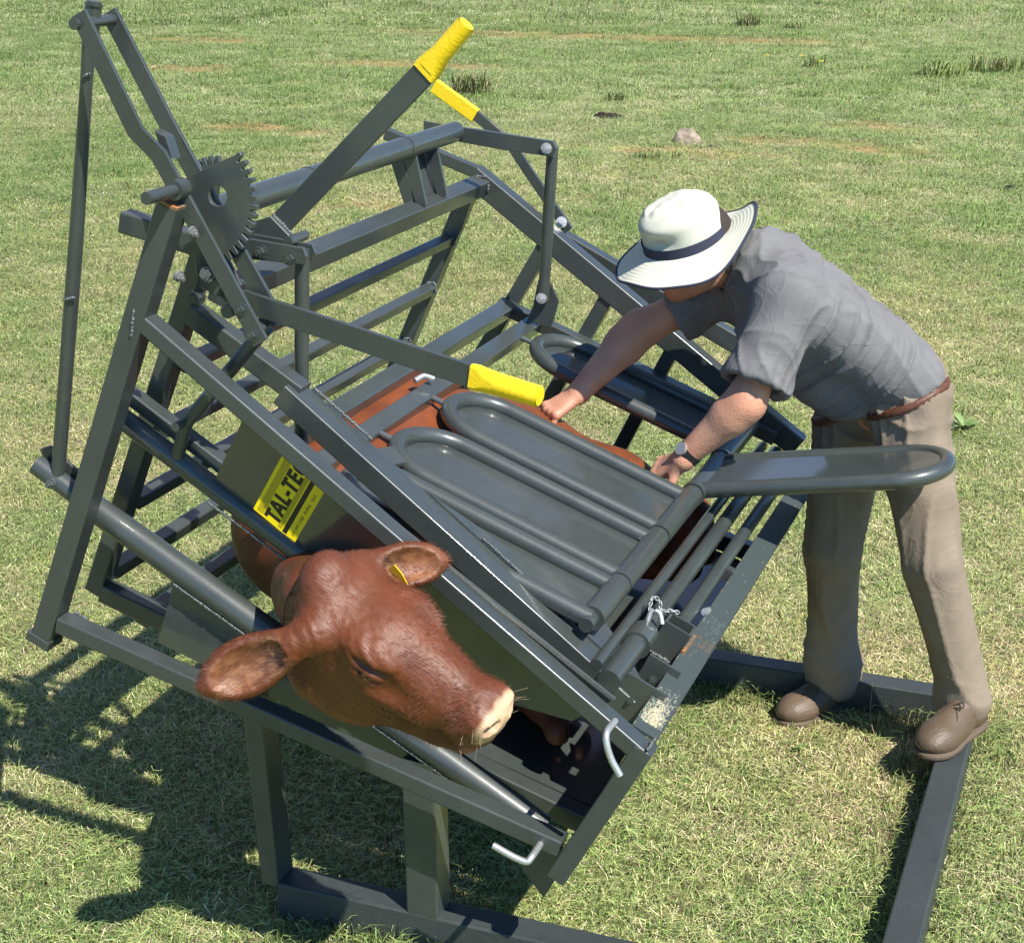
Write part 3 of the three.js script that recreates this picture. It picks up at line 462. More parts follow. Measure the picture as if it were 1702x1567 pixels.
function nets(f, lo, hi, cell) {
  const nx = Math.ceil((hi.x - lo.x) / cell) + 1, ny = Math.ceil((hi.y - lo.y) / cell) + 1, nz = Math.ceil((hi.z - lo.z) / cell) + 1, v = new Float32Array(nx * ny * nz);
  for (let k = 0, i = 0; k < nz; k++) for (let j = 0; j < ny; j++) for (let q = 0; q < nx; q++, i++) v[i] = f(lo.x + q * cell, lo.y + j * cell, lo.z + k * cell);
  const id = new Int32Array(nx * ny * nz).fill(-1), pos = [], idx = [], sx = 1, sy = nx, sz = nx * ny;
  const E = [[0, 1], [2, 3], [4, 5], [6, 7], [0, 2], [1, 3], [4, 6], [5, 7], [0, 4], [1, 5], [2, 6], [3, 7]], off = [0, sx, sy, sx + sy, sz, sz + sx, sz + sy, sz + sx + sy];
  for (let k = 0; k < nz - 1; k++) for (let j = 0; j < ny - 1; j++) for (let q = 0; q < nx - 1; q++) {
    const i = q + j * sy + k * sz; let m = 0; for (let c = 0; c < 8; c++) if (v[i + off[c]] < 0) m |= 1 << c;
    if (m === 0 || m === 255) continue;
    let x = 0, y = 0, z = 0, n = 0;
    for (const [a, b] of E) { if (((m >> a) & 1) === ((m >> b) & 1)) continue; const va = v[i + off[a]], vb = v[i + off[b]], t = va / (va - vb); x += (a & 1) + t * ((b & 1) - (a & 1)); y += ((a >> 1) & 1) + t * (((b >> 1) & 1) - ((a >> 1) & 1)); z += (a >> 2) + t * ((b >> 2) - (a >> 2)); n++; }
    id[i] = pos.length / 3; pos.push(lo.x + (q + x / n) * cell, lo.y + (j + y / n) * cell, lo.z + (k + z / n) * cell);
  }
  const quad = (a, b, c, d, fl) => { if (a < 0 || b < 0 || c < 0 || d < 0) return; if (fl) idx.push(a, c, b, a, d, c); else idx.push(a, b, c, a, c, d); };
  for (let k = 1; k < nz - 1; k++) for (let j = 1; j < ny - 1; j++) for (let q = 1; q < nx - 1; q++) {
    const i = q + j * sy + k * sz, s = v[i] < 0;
    if (s !== v[i + sx] < 0) quad(id[i - sy - sz], id[i - sz], id[i], id[i - sy], !s);
    if (s !== v[i + sy] < 0) quad(id[i - sx - sz], id[i - sx], id[i], id[i - sz], !s);
    if (s !== v[i + sz] < 0) quad(id[i - sx - sy], id[i - sy], id[i], id[i - sx], !s);
  }
  return { pos, idx };
}
// mesh a field; look(x,y,z) -> [r,g,b], uvOf(x,y,z) -> [u,v], move(p, n) may shift a vertex; M4 places the result
function solid(f, lo, hi, cell, { look, uvOf, move, M4 } = {}) {
  const { pos, idx } = nets(f, lo, hi, cell); const n = pos.length / 3, uv = [], col = [];
  let g = geoFrom(pos, null, new Array(n * 2).fill(0)); g.setIndex(idx); g.computeVertexNormals();
  const P3 = g.attributes.position, N3 = g.attributes.normal, p = V3(0, 0, 0), m = V3(0, 0, 0);
  for (let i = 0; i < n; i++) { p.fromBufferAttribute(P3, i); const c = look ? look(p.x, p.y, p.z) : [1, 1, 1]; col.push(...c); const u = uvOf ? uvOf(p.x, p.y, p.z) : [p.x + p.z * 0.7, p.y]; uv.push(u[0], u[1]); if (move) { m.fromBufferAttribute(N3, i); const d = move(p, m); P3.setXYZ(i, p.x + m.x * d, p.y + m.y * d, p.z + m.z * d); } }
  g.setAttribute('color', new THREE.Float32BufferAttribute(col, 3)); g.setAttribute('uv', new THREE.Float32BufferAttribute(uv, 2));
  if (move) g.computeVertexNormals();
  if (M4) g.applyMatrix4(M4);
  return g;
}
// ------------------------------------------------------------------ the calf lying on its side in the cradle
const hairTex = dataTex(512, (u, v) => { const w = tile(u, v, 7, 205, 3) * 0.10, a = tile(u, v + w, 4, 201, 2); const st = 0.6 * n2(u * 26, (v + w) * 190, 207, 0) + 0.4 * n2(u * 60, (v + w) * 320, 209, 0); const k = 0.3 * a + 0.7 * st; return [k, k, k]; }, false);
M.hide = phys({ color: 0xffffff, vertexColors: true, roughness: 0.54, bumpMap: hairTex, bumpScale: 0.0009, sheen: 0.05, sheenRoughness: 0.4, sheenColor: lin(0.5, 0.22, 0.10) });
{
  const calf = thing('calf', 'red brown calf lying in the cradle with its head out and eyes closed', 'calf', P(-1.4, 0.5, 3.3));
  const hx = Dv(0.87, -0.49, -0.048).normalize(), hy = Dv(0.436, 0.812, -0.387); hy.addScaledVector(hx, -hy.dot(hx)).normalize(); const hz = hx.clone().cross(hy).normalize();
  const HM = new THREE.Matrix4().makeBasis(hx, hy, hz).scale(V3(1.02, 1.02, 1.02)).setPosition(P(-1.298, 1.066, 2.48));
  const c = (x, y, z) => V3(x, y, z), F = new Field();
  // head: x poll to muzzle, y out of the forehead, z towards the lower ear
  F.cone(c(0.055, -0.085, 0), c(0.16, -0.082, 0), 0.086, 0.076, 0.03);
  F.cone(c(0.14, -0.07, 0.034), c(0.14, -0.07, -0.034), 0.058, 0.058, 0.04);
  F.plane(c(0.1, -0.016, 0), V3(0.03, 1, 0).normalize(), 0.03);
  F.ell(c(0.006, -0.034, 0), [0.040, 0.036, 0.045], 0.035);
  F.cone(c(0.17, -0.074, 0), c(0.335, -0.086, 0), 0.066, 0.051, 0.04);
  for (const s of [1, -1]) { F.ell(c(0.165, -0.040, s * 0.068), [0.048, 0.020, 0.022], 0.022); F.cone(c(0.19, -0.112, s * 0.078), c(0.285, -0.118, s * 0.058), 0.014, 0.010, 0.03); F.ell(c(0.245, -0.078, s * 0.088), [0.045, 0.018, 0.018], 0.03, undefined, true); F.ell(c(0.10, -0.09, s * 0.103), [0.03, 0.03, 0.014], 0.03, undefined, true); }
  F.ell(c(0.178, -0.070, 0.078), [0.024, 0.02, 0.017], 0.014); F.ell(c(0.178, -0.070, -0.078), [0.024, 0.02, 0.017], 0.014);
  F.cone(c(0.075, -0.228, 0.03), c(0.32, -0.182, 0.014), 0.060, 0.032, 0.04); F.cone(c(0.075, -0.228, -0.03), c(0.32, -0.182, -0.014), 0.060, 0.032, 0.04);
  F.ell(c(0.115, -0.185, 0.06), [0.10, 0.10, 0.040], 0.05); F.ell(c(0.115, -0.185, -0.06), [0.10, 0.10, 0.040], 0.05);
  F.ell(c(0.22, -0.115, 0.042), [0.09, 0.045, 0.022], 0.05); F.ell(c(0.22, -0.115, -0.042), [0.09, 0.045, 0.022], 0.05);
  F.ell(c(0.370, -0.084, 0), [0.046, 0.053, 0.060], 0.035); F.ell(c(0.385, -0.058, 0.028), [0.028, 0.024, 0.026], 0.02); F.ell(c(0.385, -0.058, -0.028), [0.028, 0.024, 0.026], 0.02);
  F.ell(c(0.362, -0.128, 0), [0.05, 0.028, 0.048], 0.02); F.ell(c(0.343, -0.176, 0), [0.055, 0.026, 0.040], 0.014);
  F.ell(c(0.411, -0.056, 0.034), [0.024, 0.0125, 0.019], 0.005, [V3(0.7, -0.2, 0.7).normalize(), V3(0.2, 1, 0.1).normalize(), V3(-0.7, 0.1, 0.7).normalize()], true);
  F.ell(c(0.411, -0.056, -0.034), [0.024, 0.0125, 0.019], 0.005, [V3(0.7, -0.2, -0.7).normalize(), V3(0.2, 1, -0.1).normalize(), V3(0.7, -0.1, 0.7).normalize()], true);
  for (const s of [1, -1]) { F.cone(c(0.31, -0.146, s * 0.050), c(0.40, -0.146, s * 0.03), 0.0042, 0.003, 0.006); F.p[F.p.length - 1].cut = true;
    F.cone(c(0.158, -0.068, s * 0.0945), c(0.205, -0.078, s * 0.087), 0.0030, 0.0025, 0.005); F.p[F.p.length - 1].cut = true;
    F.cone(c(0.150, -0.048, s * 0.092), c(0.205, -0.052, s * 0.082), 0.004, 0.004, 0.012); F.p[F.p.length - 1].cut = true; }
  // ears: cupped leaves
  const ear = (base, dir, face, len, wid) => {
    const X = dir.clone().normalize(), Y = face.clone().addScaledVector(X, -face.dot(X)).normalize(), Z = X.clone().cross(Y), at = (t, o = 0) => base.clone().addScaledVector(X, len * t).addScaledVector(Y, o);
    F.cone(at(-0.12), at(0.25), 0.036, 0.030, 0.03);
    F.ell(at(0.56), [len * 0.47, 0.021, wid], 0.025, [X, Y, Z]); F.cone(at(0.6), at(1.0), 0.022, 0.008, 0.03);
    F.ell(at(0.54, 0.021), [len * 0.39, 0.024, wid * 0.74], 0.008, [X, Y, Z], true);
    return { X, Y, Z, base, len, wid };
  };
  const ears = [ear(c(0.045, -0.088, 0.105), c(-0.46, -0.50, 0.73), c(0.30, 0.72, 0.62), 0.185, 0.054), ear(c(0.045, -0.065, -0.085), c(0.62, 0.06, -0.72), c(0.35, 0.75, 0.45), 0.140, 0.043)];
  // neck stump inside the head's own grid so that the two meshes overlap
  const inv = HM.clone().invert(), hp = (e, y, s) => P(e, y, s).applyMatrix4(inv);
  const neck = [[[-1.33, 0.925, 2.56], [-1.50, 0.79, 2.87], 0.085, 0.080], [[-1.40, 0.935, 2.62], [-1.545, 0.83, 2.87], 0.060, 0.062], [[-1.50, 0.79, 2.87], [-1.52, 0.76, 3.15], 0.086, 0.15], [[-1.545, 0.83, 2.87], [-1.60, 0.81, 3.2], 0.062, 0.15], [[-1.45, 0.73, 2.87], [-1.45, 0.70, 3.15], 0.075, 0.13]];
  { const [a, b, ra, rb] = neck[0]; F.cone(hp(...a), hp(...a).lerp(hp(...b), 0.42), ra, mix(ra, rb, 0.42), 0.05); }
  const hideAt = (x, y, z) => {
    const k = 0.86 + 0.34 * n3(x * 22, y * 22, z * 22, 231) - 0.1; let col = [0.120 * k, 0.0295 * k, 0.0068 * k];
    const m = (t, q) => { col = col.map((v, i) => mix(v, q[i], t)); };
    m(0.5 * step(0.05, -0.02, x) * step(-0.09, -0.02, y), [0.095, 0.030, 0.018]);                                    // greyer poll
    m(0.35 * step(0.02, 0.16, x) * step(0.5, 0.75, n3(x * 9, y * 9, z * 9, 237)), [0.17, 0.050, 0.013]);
    m(0.8 * step(0.0065, 0.002, Math.hypot((x - 0.18) * 0.22, y + 0.073 + (x - 0.18) * 0.2, (Math.abs(z) - 0.091) * 0.3)), [0.02, 0.009, 0.006]); m(0.45 * step(0.009, 0.003, Math.hypot((x - 0.178) * 0.3, y + 0.086, (Math.abs(z) - 0.094) * 0.4)), [0.24, 0.085, 0.03]);                 // eye line
    m(0.28 * step(0.045, 0.01, Math.hypot(x - 0.18, y + 0.066, (Math.abs(z) - 0.088) * 1.3)), [0.10, 0.034, 0.016]);
    const pad = step(0.384, 0.398, x + 0.10 * (y + 0.07) + 0.010 * (n3(x * 60, y * 60, z * 60, 239) - 0.5)) * step(-0.122, -0.106, y);
    m(pad, [0.60 * k, 0.39 * k, 0.235 * k]);
    m(0.6 * step(0.36, 0.385, x) * step(-0.125, -0.145, y), [0.30, 0.12, 0.06]);
    m(step(0.021, 0.013, Math.hypot(x - 0.411, (y + 0.056) * 1.5, Math.abs(z) - 0.036)), [0.006, 0.003, 0.002]); m(0.7 * step(0.008, 0.003, Math.hypot(y + 0.146, (Math.abs(z) - 0.046) * 0.4)) * step(0.29, 0.32, x), [0.03, 0.01, 0.006]);
    for (const e of ears) { const p = V3(x, y, z).sub(e.base), t = p.dot(e.X) / e.len, o = p.dot(e.Y), w = p.dot(e.Z) / e.wid; if (t > 0.12 && t < 1 && Math.abs(w) < 0.8 && o > -0.012 && o < 0.03) { const q = 1.15 * step(0.10, 0.25, t) * step(0.78, 0.5, Math.abs(w)) * step(0.98, 0.85, t); m(0.55 * q, [0.20, 0.075, 0.03]); m(0.6 * q * step(0.55, 0.3, t), [0.05, 0.022, 0.014]); m(0.35 * q * step(0.45, 0.6, n3(t * 12, w * 5, 0, 241)), [0.33, 0.15, 0.065]); } }
    return col;
  };
  const fold = (p) => {                                                                  // skin folds above the eye and at the ear root
    const az = Math.abs(p.z); let d = 0;
    d += 0.0009 * Math.sin((p.y * 0.9 + p.x * 0.35) * 420 + 3 * n3(p.x * 20, p.y * 20, p.z * 20, 251)) * step(0.07, 0.02, Math.hypot(p.x - 0.17, p.y + 0.035, az - 0.08));
    d += 0.0011 * Math.sin((az - p.x * 0.4) * 330 + 4 * n3(p.x * 15, p.y * 15, p.z * 15, 253)) * step(0.05, 0.01, Math.hypot(p.x - 0.05, p.y + 0.07, az - 0.11));
    d += 0.0022 * (n3(p.x * 34, p.y * 34, p.z * 34, 255) - 0.5) + 0.0016 * (n3(p.x * 120, p.y * 120, p.z * 120, 257) - 0.5);
    return d;
  };
  const uvHead = (x, y, z) => [x * 2.2, Math.atan2(z, y + 0.10) * 0.22 + z * 0.4];
  const headGeo = solid((x, y, z) => F.at(x, y, z), V3(-0.24, -0.37, -0.28), V3(0.44, 0.045, 0.32), 0.0042, { look: hideAt, uvOf: uvHead, move: fold, M4: HM });
  // body
  const B = new Field();
  for (const [a, b, ra, rb] of neck) B.cone(P(...a), P(...b), ra * 0.97, rb, 0.06);
  for (const [a, b, ra, rb] of [
    [[-1.50, 0.745, 3.22], [-1.48, 0.725, 3.8], 0.205, 0.200], [[-1.67, 0.845, 3.15], [-1.71, 0.845, 3.76], 0.192, 0.195], [[-1.31, 0.65, 3.28], [-1.32, 0.65, 3.85], 0.16, 0.165],
    [[-1.63, 0.768, 3.92], [-1.52, 0.722, 4.06], 0.18, 0.158], [[-1.50, 0.733, 3.98], [-1.25, 0.678, 4.045], 0.16, 0.110], [[-1.25, 0.678, 4.04], [-1.06, 0.59, 4.15], 0.098, 0.05], [[-1.06, 0.60, 4.16], [-0.985, 0.55, 4.02], 0.045, 0.036],
    [[-1.25, 0.55, 4.0], [-1.05, 0.47, 4.1], 0.09, 0.045], [[-1.33, 0.62, 3.2], [-1.12, 0.52, 3.16], 0.10, 0.055], [[-1.12, 0.52, 3.16], [-1.05, 0.49, 3.04], 0.04, 0.028], [[-1.30, 0.60, 3.26], [-1.06, 0.46, 3.3], 0.085, 0.042]]) B.cone(P(...a), P(...b), ra, rb, 0.07);
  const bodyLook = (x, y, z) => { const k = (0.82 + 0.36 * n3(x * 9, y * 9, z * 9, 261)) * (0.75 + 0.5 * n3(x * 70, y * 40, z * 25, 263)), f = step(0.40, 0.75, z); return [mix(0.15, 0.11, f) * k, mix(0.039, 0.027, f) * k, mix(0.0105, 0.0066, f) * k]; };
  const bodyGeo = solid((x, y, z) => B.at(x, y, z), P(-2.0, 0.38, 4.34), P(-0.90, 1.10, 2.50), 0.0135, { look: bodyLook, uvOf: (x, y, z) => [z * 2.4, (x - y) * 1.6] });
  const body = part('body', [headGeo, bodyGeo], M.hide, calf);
  const hb = (x, y, z) => V3(x, y, z).applyMatrix4(HM);
  part('ear_tag', sweep([hb(0.075, -0.055, -0.112), hb(0.092, -0.062, -0.112), hb(0.118, -0.085, -0.112)], rectProf(0.03, 0.0025, 0.001, 1), hz), M.yellow, calf, 'small yellow ear tag at the far ear');
  // whiskers and lashes
  const R = rng(301), wh = [];
  for (let i = 0; i < 18; i++) { const s = R() < 0.5 ? 1 : -1, a = c(0.36 + R() * 0.045, -0.05 - R() * 0.09, s * (0.045 + R() * 0.012)), d = c(0.3 + R() * 0.5, -0.3 + R() * 0.4, s * (0.6 + R() * 0.4)).multiplyScalar(0.022 + R() * 0.02); wh.push(sweep([a, a.clone().addScaledVector(d, 0.6), a.clone().add(d)], circProf(0.00028, 4), V3(0, 1, 0.3)).applyMatrix4(HM)); }
  const whm = std({ color: lin(0.3, 0.2, 0.13), roughness: 0.6 }); wh.forEach(g => part('whisker', g, whm, calf));
  // soft fringe of hair along the ears and over the coat of the head
  const hg = geoFrom([-0.0004, 0, 0, 0.0004, 0, 0, 0, 0.011, 0.002], [0, 0.3, 1, 0, 0.3, 1, 0, 0.3, 1], [0, 0, 1, 0, 0, 1]); const hp3 = headGeo.attributes.position, hn3 = headGeo.attributes.normal, hc3 = headGeo.attributes.color, ix = headGeo.index;
  const cnt = 26000, im = new THREE.InstancedMesh(hg, std({ color: 0xffffff, roughness: 0.55, side: THREE.DoubleSide }), cnt); let k = 0, guard = 0; const m4 = new THREE.Matrix4(), p = V3(0, 0, 0), n = V3(0, 0, 0), q = V3(0, 0, 0);
  const off = calf.position;
  while (k < cnt && guard++ < 400000) {
    const i = Math.floor(R() * hp3.count); p.fromBufferAttribute(hp3, i); q.copy(p).applyMatrix4(inv); if (q.x > 0.375 || q.y < -0.22 || Math.hypot(q.x - 0.18, q.y + 0.07, Math.abs(q.z) - 0.09) < 0.016) continue;
    n.fromBufferAttribute(hn3, i); let isEar = 0; for (const e of ears) { const t = q.clone().sub(e.base).dot(e.X) / e.len; if (t > 0.15) isEar = 1; }
    if (!isEar && R() < 0.25) continue;
    const flow = isEar ? ears[q.z > 0 ? 0 : 1].X.clone().transformDirection(HM) : hx.clone().multiplyScalar(q.x < 0.08 ? -0.3 : 0.55).addScaledVector(hz, (q.z > 0 ? 1 : -1) * 0.5);
    const dir = n.clone().multiplyScalar(isEar ? 0.42 : 0.26).add(flow.multiplyScalar(0.8)).add(V3(R() - 0.5, R() - 0.5, R() - 0.5).multiplyScalar(0.5)).normalize(), sd = dir.clone().cross(n).normalize(), L = (isEar ? 0.85 : 0.30) * (0.6 + 0.7 * R());
    m4.makeBasis(sd, dir.multiplyScalar(L), sd.clone().cross(dir).normalize()); m4.setPosition(p.x - off.x, p.y - off.y, p.z - off.z); im.setMatrixAt(k, m4);
    const v = 0.8 + 0.45 * R(); im.setColorAt(k, new THREE.Color().setRGB(hc3.getX(i) * v, hc3.getY(i) * v, hc3.getZ(i) * v)); k++;
  }
  im.count = k; im.name = 'hair'; im.userData.kind = 'stuff'; im.castShadow = im.receiveShadow = true; calf.add(im);
}

// ------------------------------------------------------------------ the man
const weave = dataTex(256, (u, v) => { const k = 0.5 + 0.25 * Math.sin(u * 6.2832 * 64) * Math.sin(v * 6.2832 * 64) + 0.4 * (h2(Math.floor(u * 256), Math.floor(v * 256), 3) - 0.5); return [k, k, k]; }, false, 9);
M.shirt = std({ color: 0xffffff, vertexColors: true, roughness: 0.9, bumpMap: creaseTex, bumpScale: 0.0022, side: THREE.DoubleSide });
M.trousers = std({ color: 0xffffff, vertexColors: true, roughness: 0.9, bumpMap: creaseTex, bumpScale: 0.0024 });
M.skin = phys({ color: 0xffffff, vertexColors: true, roughness: 0.52, bumpMap: paintBump, bumpScale: 0.0012, sheen: 0.15 });
M.hat = std({ color: lin(0.55, 0.545, 0.45), roughness: 0.92, bumpMap: weave, bumpScale: 0.0008, side: THREE.DoubleSide });
M.navy = std({ color: lin(0.025, 0.028, 0.055), roughness: 0.85, side: THREE.DoubleSide });
M.leather = std({ color: lin(0.125, 0.084, 0.052), roughness: 0.55, map: paintMap, bumpMap: paintBump, bumpScale: 0.0015 });
M.belt = std({ color: lin(0.095, 0.034, 0.016), roughness: 0.5 });
M.sole = std({ color: lin(0.10, 0.07, 0.045), roughness: 0.8 });
{
  const man = thing('person', 'man in a grey shirt and pale sun hat bending over the cradle', 'person', P(-0.5, 0, 4.2));
  const J = { hipL: P(-0.505, 0.95, 4.18), hipR: P(-0.665, 0.90, 4.32), knL: P(-0.402, 0.58, 4.095), knR: P(-0.685, 0.525, 4.25), anL: P(-0.30, 0.185, 4.155), anR: P(-0.675, 0.095, 4.345), shL: P(-0.785, 1.262, 3.98), shR: P(-0.995, 1.225, 4.26), elL: P(-0.862, 1.015, 3.885), elR: P(-1.235, 1.088, 4.21), wrL: P(-1.015, 0.852, 3.875), wrR: P(-1.362, 0.932, 4.08) };
  const L = (a, b, t) => a.clone().lerp(b, t);
  // --- skin: one continuous body, with finer grids at the hands and head
  const up = Dv(-0.195, 0.92, -0.33).normalize(); let fw = Dv(-0.80, -0.42, -0.30); fw.addScaledVector(up, -fw.dot(up)).normalize(); const side = fw.clone().cross(up).normalize();      // side: the man's right
  const hc = P(-1.062, 1.345, 4.085), hd = (f, u, s) => hc.clone().addScaledVector(fw, f).addScaledVector(up, u).addScaledVector(side, s), HB = [fw, up, side];
  const S = new Field();
  const headF = G => { G.ell(hd(-0.008, 0.02, 0), [0.098, 0.105, 0.077], 0.03, HB); G.ell(hd(0.03, -0.04, 0), [0.068, 0.075, 0.062], 0.03, HB); G.cone(hd(-0.01, -0.075, 0.045), hd(0.07, -0.098, 0.012), 0.022, 0.022, 0.03); G.cone(hd(-0.01, -0.075, -0.045), hd(0.07, -0.098, -0.012), 0.022, 0.022, 0.03); G.cone(hd(0.09, -0.002, 0), hd(0.112, -0.04, 0), 0.010, 0.015, 0.014); G.ell(hd(0.075, 0.018, 0), [0.02, 0.012, 0.055], 0.015, HB);
    for (const s of [1, -1]) { G.ell(hd(-0.012, -0.015, s * 0.078), [0.02, 0.033, 0.009], 0.006, HB); G.ell(hd(-0.012, -0.02, s * 0.086), [0.009, 0.017, 0.006], 0.004, HB, true); G.ell(hd(0.088, -0.003, s * 0.032), [0.014, 0.011, 0.016], 0.01, HB, true); G.ell(hd(0.080, -0.003, s * 0.032), [0.012, 0.012, 0.012], 0.004, HB); }
    G.ell(hd(0.096, -0.068, 0), [0.012, 0.009, 0.025], 0.01, HB); G.cone(hd(0.104, -0.068, -0.02), hd(0.104, -0.068, 0.02), 0.003, 0.003, 0.003); G.p[G.p.length - 1].cut = true;
    G.cone(P(-0.915, 1.30, 4.125), hd(-0.035, -0.05, 0), 0.062, 0.058, 0.03); };
  headF(S);
  S.cone(P(-0.56, 1.06, 4.25), P(-0.87, 1.26, 4.12), 0.07, 0.075, 0.05).cone(J.hipL, J.hipR, 0.06, 0.06, 0.03).cone(J.shL, J.shR, 0.045, 0.045, 0.04).cone(P(-0.575, 0.95, 4.25), P(-0.56, 1.06, 4.25), 0.065, 0.065, 0.03);
  for (const [h, k, a] of [[J.hipL, J.knL, J.anL], [J.hipR, J.knR, J.anR]]) S.cone(h, k, 0.066, 0.05, 0.02).cone(k, L(k, a, 0.35), 0.05, 0.055, 0.03).cone(L(k, a, 0.35), a, 0.05, 0.030, 0.03);
  const arm = (G, sh, el, wr, k, bulge) => { G.cone(sh, el, 0.052 * k, 0.0415 * k, 0.05); const m = L(el, wr, 0.24); G.cone(el, m, 0.0415 * k, bulge, 0.05); G.cone(m, wr, bulge, 0.0285 * k, 0.02); };
  arm(S, J.shL, J.elL, J.wrL, 1, 0.047); arm(S, J.shR, J.elR, J.wrR, 1.06, 0.051);
  const skinLook = (x, y, z) => { const k = 0.86 + 0.28 * n3(x * 26, y * 26, z * 26, 401), r = n3(x * 12, y * 12, z * 12, 403); return [0.47 * k, mix(0.26, 0.21, r) * k, mix(0.175, 0.128, r) * k]; };
  // hands: palm, four bent fingers of different length and a thumb from the side of the palm
  const hand = (w, kn, back, thumbSide, curl, spread, el) => {
    const d = kn.clone().sub(w).normalize(), n = back.clone().addScaledVector(d, -back.dot(d)).normalize(), t = n.clone().cross(d).normalize().multiplyScalar(thumbSide), G = new Field();   // t points to the thumb
    const len = 0.092, at = (a, b, c) => w.clone().addScaledVector(d, a).addScaledVector(t, b).addScaledVector(n, c);
    G.cone(L(w, el, 0.17), w, 0.0305, 0.0275, 0.02); G.cone(at(-0.01, 0.008, 0), at(-0.01, -0.008, 0), 0.024, 0.023, 0.02);
    const fx = [0.031, 0.0105, -0.0105, -0.030], fl = [[.044, .026, .021], [.048, .030, .022], [.045, .028, .021], [.035, .021, .019]], fr = [0.0098, 0.0102, 0.0098, 0.0088];
    const ends = [];
    fx.forEach((b, i) => { const K = at(len - Math.abs(i - 1.2) * 0.005, b, 0.002); G.cone(at(0.012, b * 0.55, 0), K, 0.0155, 0.0122, 0.012); G.ell(K.clone().addScaledVector(n, 0.004), [0.0115, 0.0115, 0.0115], 0.008);
      let p = K, a = curl[i] * D2R; let sp = spread * (b / 0.03); ends.push(K);
      fl[i].forEach((l, j) => { const dd = d.clone().multiplyScalar(Math.cos(a)).addScaledVector(n, -Math.sin(a)).addScaledVector(t, sp).normalize(), e = p.clone().addScaledVector(dd, l); G.cone(p, e, fr[i] * (1 - 0.07 * j), fr[i] * (0.95 - 0.09 * j), 0.0035); p = e; a += (j === 0 ? 0.8 : 0.6) * curl[i] * D2R; sp *= 0.5; }); });
    let p = at(0.018, 0.024, -0.006); const td = [[0.55, 0.72, -0.42], [0.78, 0.35, -0.5], [0.9, 0.0, -0.45]], tl = [0.042, 0.033, 0.026], tr = [0.0145, 0.0118, 0.0108];
    tl.forEach((l, j) => { const dd = d.clone().multiplyScalar(td[j][0]).addScaledVector(t, td[j][1]).addScaledVector(n, td[j][2]).normalize(), e = p.clone().addScaledVector(dd, l); G.cone(p, e, tr[j], tr[Math.min(2, j + 1)] * 0.95, j ? 0.004 : 0.014); p = e; });
    const lo = w.clone(), hi = w.clone(); for (const q of [w, kn, p, ...ends, at(0.2, 0, 0), at(0.12, 0, -0.13), at(0.03, 0, 0.03), at(-0.06, 0, 0)]) { lo.min(q); hi.max(q); } lo.subScalar(0.055); hi.addScalar(0.055);
    return solid((x, y, z) => G.at(x, y, z), lo, hi, 0.0034, { look: (x, y, z) => { const c = skinLook(x, y, z); let kd = 1; for (const e of ends) kd = Math.min(kd, Math.hypot(x - e.x, y - e.y, z - e.z) / 0.014); const q = step(1, 0.3, kd) * 0.25; return [mix(c[0], 0.52, q), mix(c[1], 0.21, q), mix(c[2], 0.15, q)]; } });
  };
  const hl = hand(J.wrL, P(-1.088, 0.803, 3.905), Dv(-0.25, 0.85, -0.45), 1, [26, 30, 34, 38], 0.16, J.elL);
  const hr = hand(J.wrR, P(-1.425, 0.884, 4.03), Dv(-0.20, 0.85, -0.42), -1, [22, 26, 30, 34], 0.18, J.elR);
  const bodyG = solid((x, y, z) => S.at(x, y, z), P(-1.42, 0.06, 4.50), P(-0.15, 1.47, 3.74), 0.0088, { look: skinLook });
  const HF = new Field(); headF(HF);
  const headG = solid((x, y, z) => HF.at(x, y, z), hc.clone().subScalar(0.165), hc.clone().addScalar(0.165), 0.0042, { look: (x, y, z) => { const c = skinLook(x, y, z); return [c[0] * 0.95, c[1] * 0.88, c[2] * 0.85]; } });
  const body = part('body', [bodyG, headG, hl, hr], M.skin, man);
  for (const s of [1, -1]) part('eye', new THREE.SphereGeometry(0.0115, 14, 10).translate(...hd(0.0835, -0.003, s * 0.032).toArray()), std({ color: lin(0.6, 0.58, 0.55), roughness: 0.2 }), man);
  { const HH = new Field(); HH.ell(hd(-0.014, 0.02, 0), [0.102, 0.106, 0.080], 0.02, HB); HH.plane(hd(0, -0.055, 0), up.clone().negate()); HH.plane(hd(0.012, 0, 0), fw.clone().addScaledVector(up, -0.45).normalize()); part('hair', solid((x, y, z) => HH.at(x, y, z), hc.clone().subScalar(0.14), hc.clone().addScalar(0.14), 0.006, { look: () => [1, 1, 1] }), std({ color: lin(0.03, 0.022, 0.017), roughness: 0.8 }), man); }
  // --- shirt
  const W0 = P(-0.575, 1.005, 4.24), WN = Dv(-0.447, 0.89, -0.05).normalize();
  const SH = new Field();
  SH.cone(P(-0.505, 1.025, 4.17), P(-0.775, 1.245, 4.01), 0.088, 0.088, 0.06).cone(P(-0.63, 1.005, 4.33), P(-0.975, 1.215, 4.24), 0.090, 0.086, 0.06).cone(P(-0.57, 1.035, 4.25), P(-0.855, 1.272, 4.125), 0.106, 0.116, 0.08);
  SH.cone(P(-0.80, 1.272, 4.0), P(-0.985, 1.238, 4.235), 0.074, 0.072, 0.05).cone(P(-0.88, 1.30, 4.115), P(-0.905, 1.325, 4.11), 0.082, 0.072, 0.05);
  SH.cone(P(-0.72, 1.035, 4.16), P(-0.84, 1.13, 4.07), 0.085, 0.085, 0.07).cone(P(-0.64, 0.985, 4.20), P(-0.70, 1.02, 4.18), 0.09, 0.09, 0.05);
  
  const slL = L(J.shL, J.elL, 0.78), slR = L(J.shR, J.elR, 0.56);
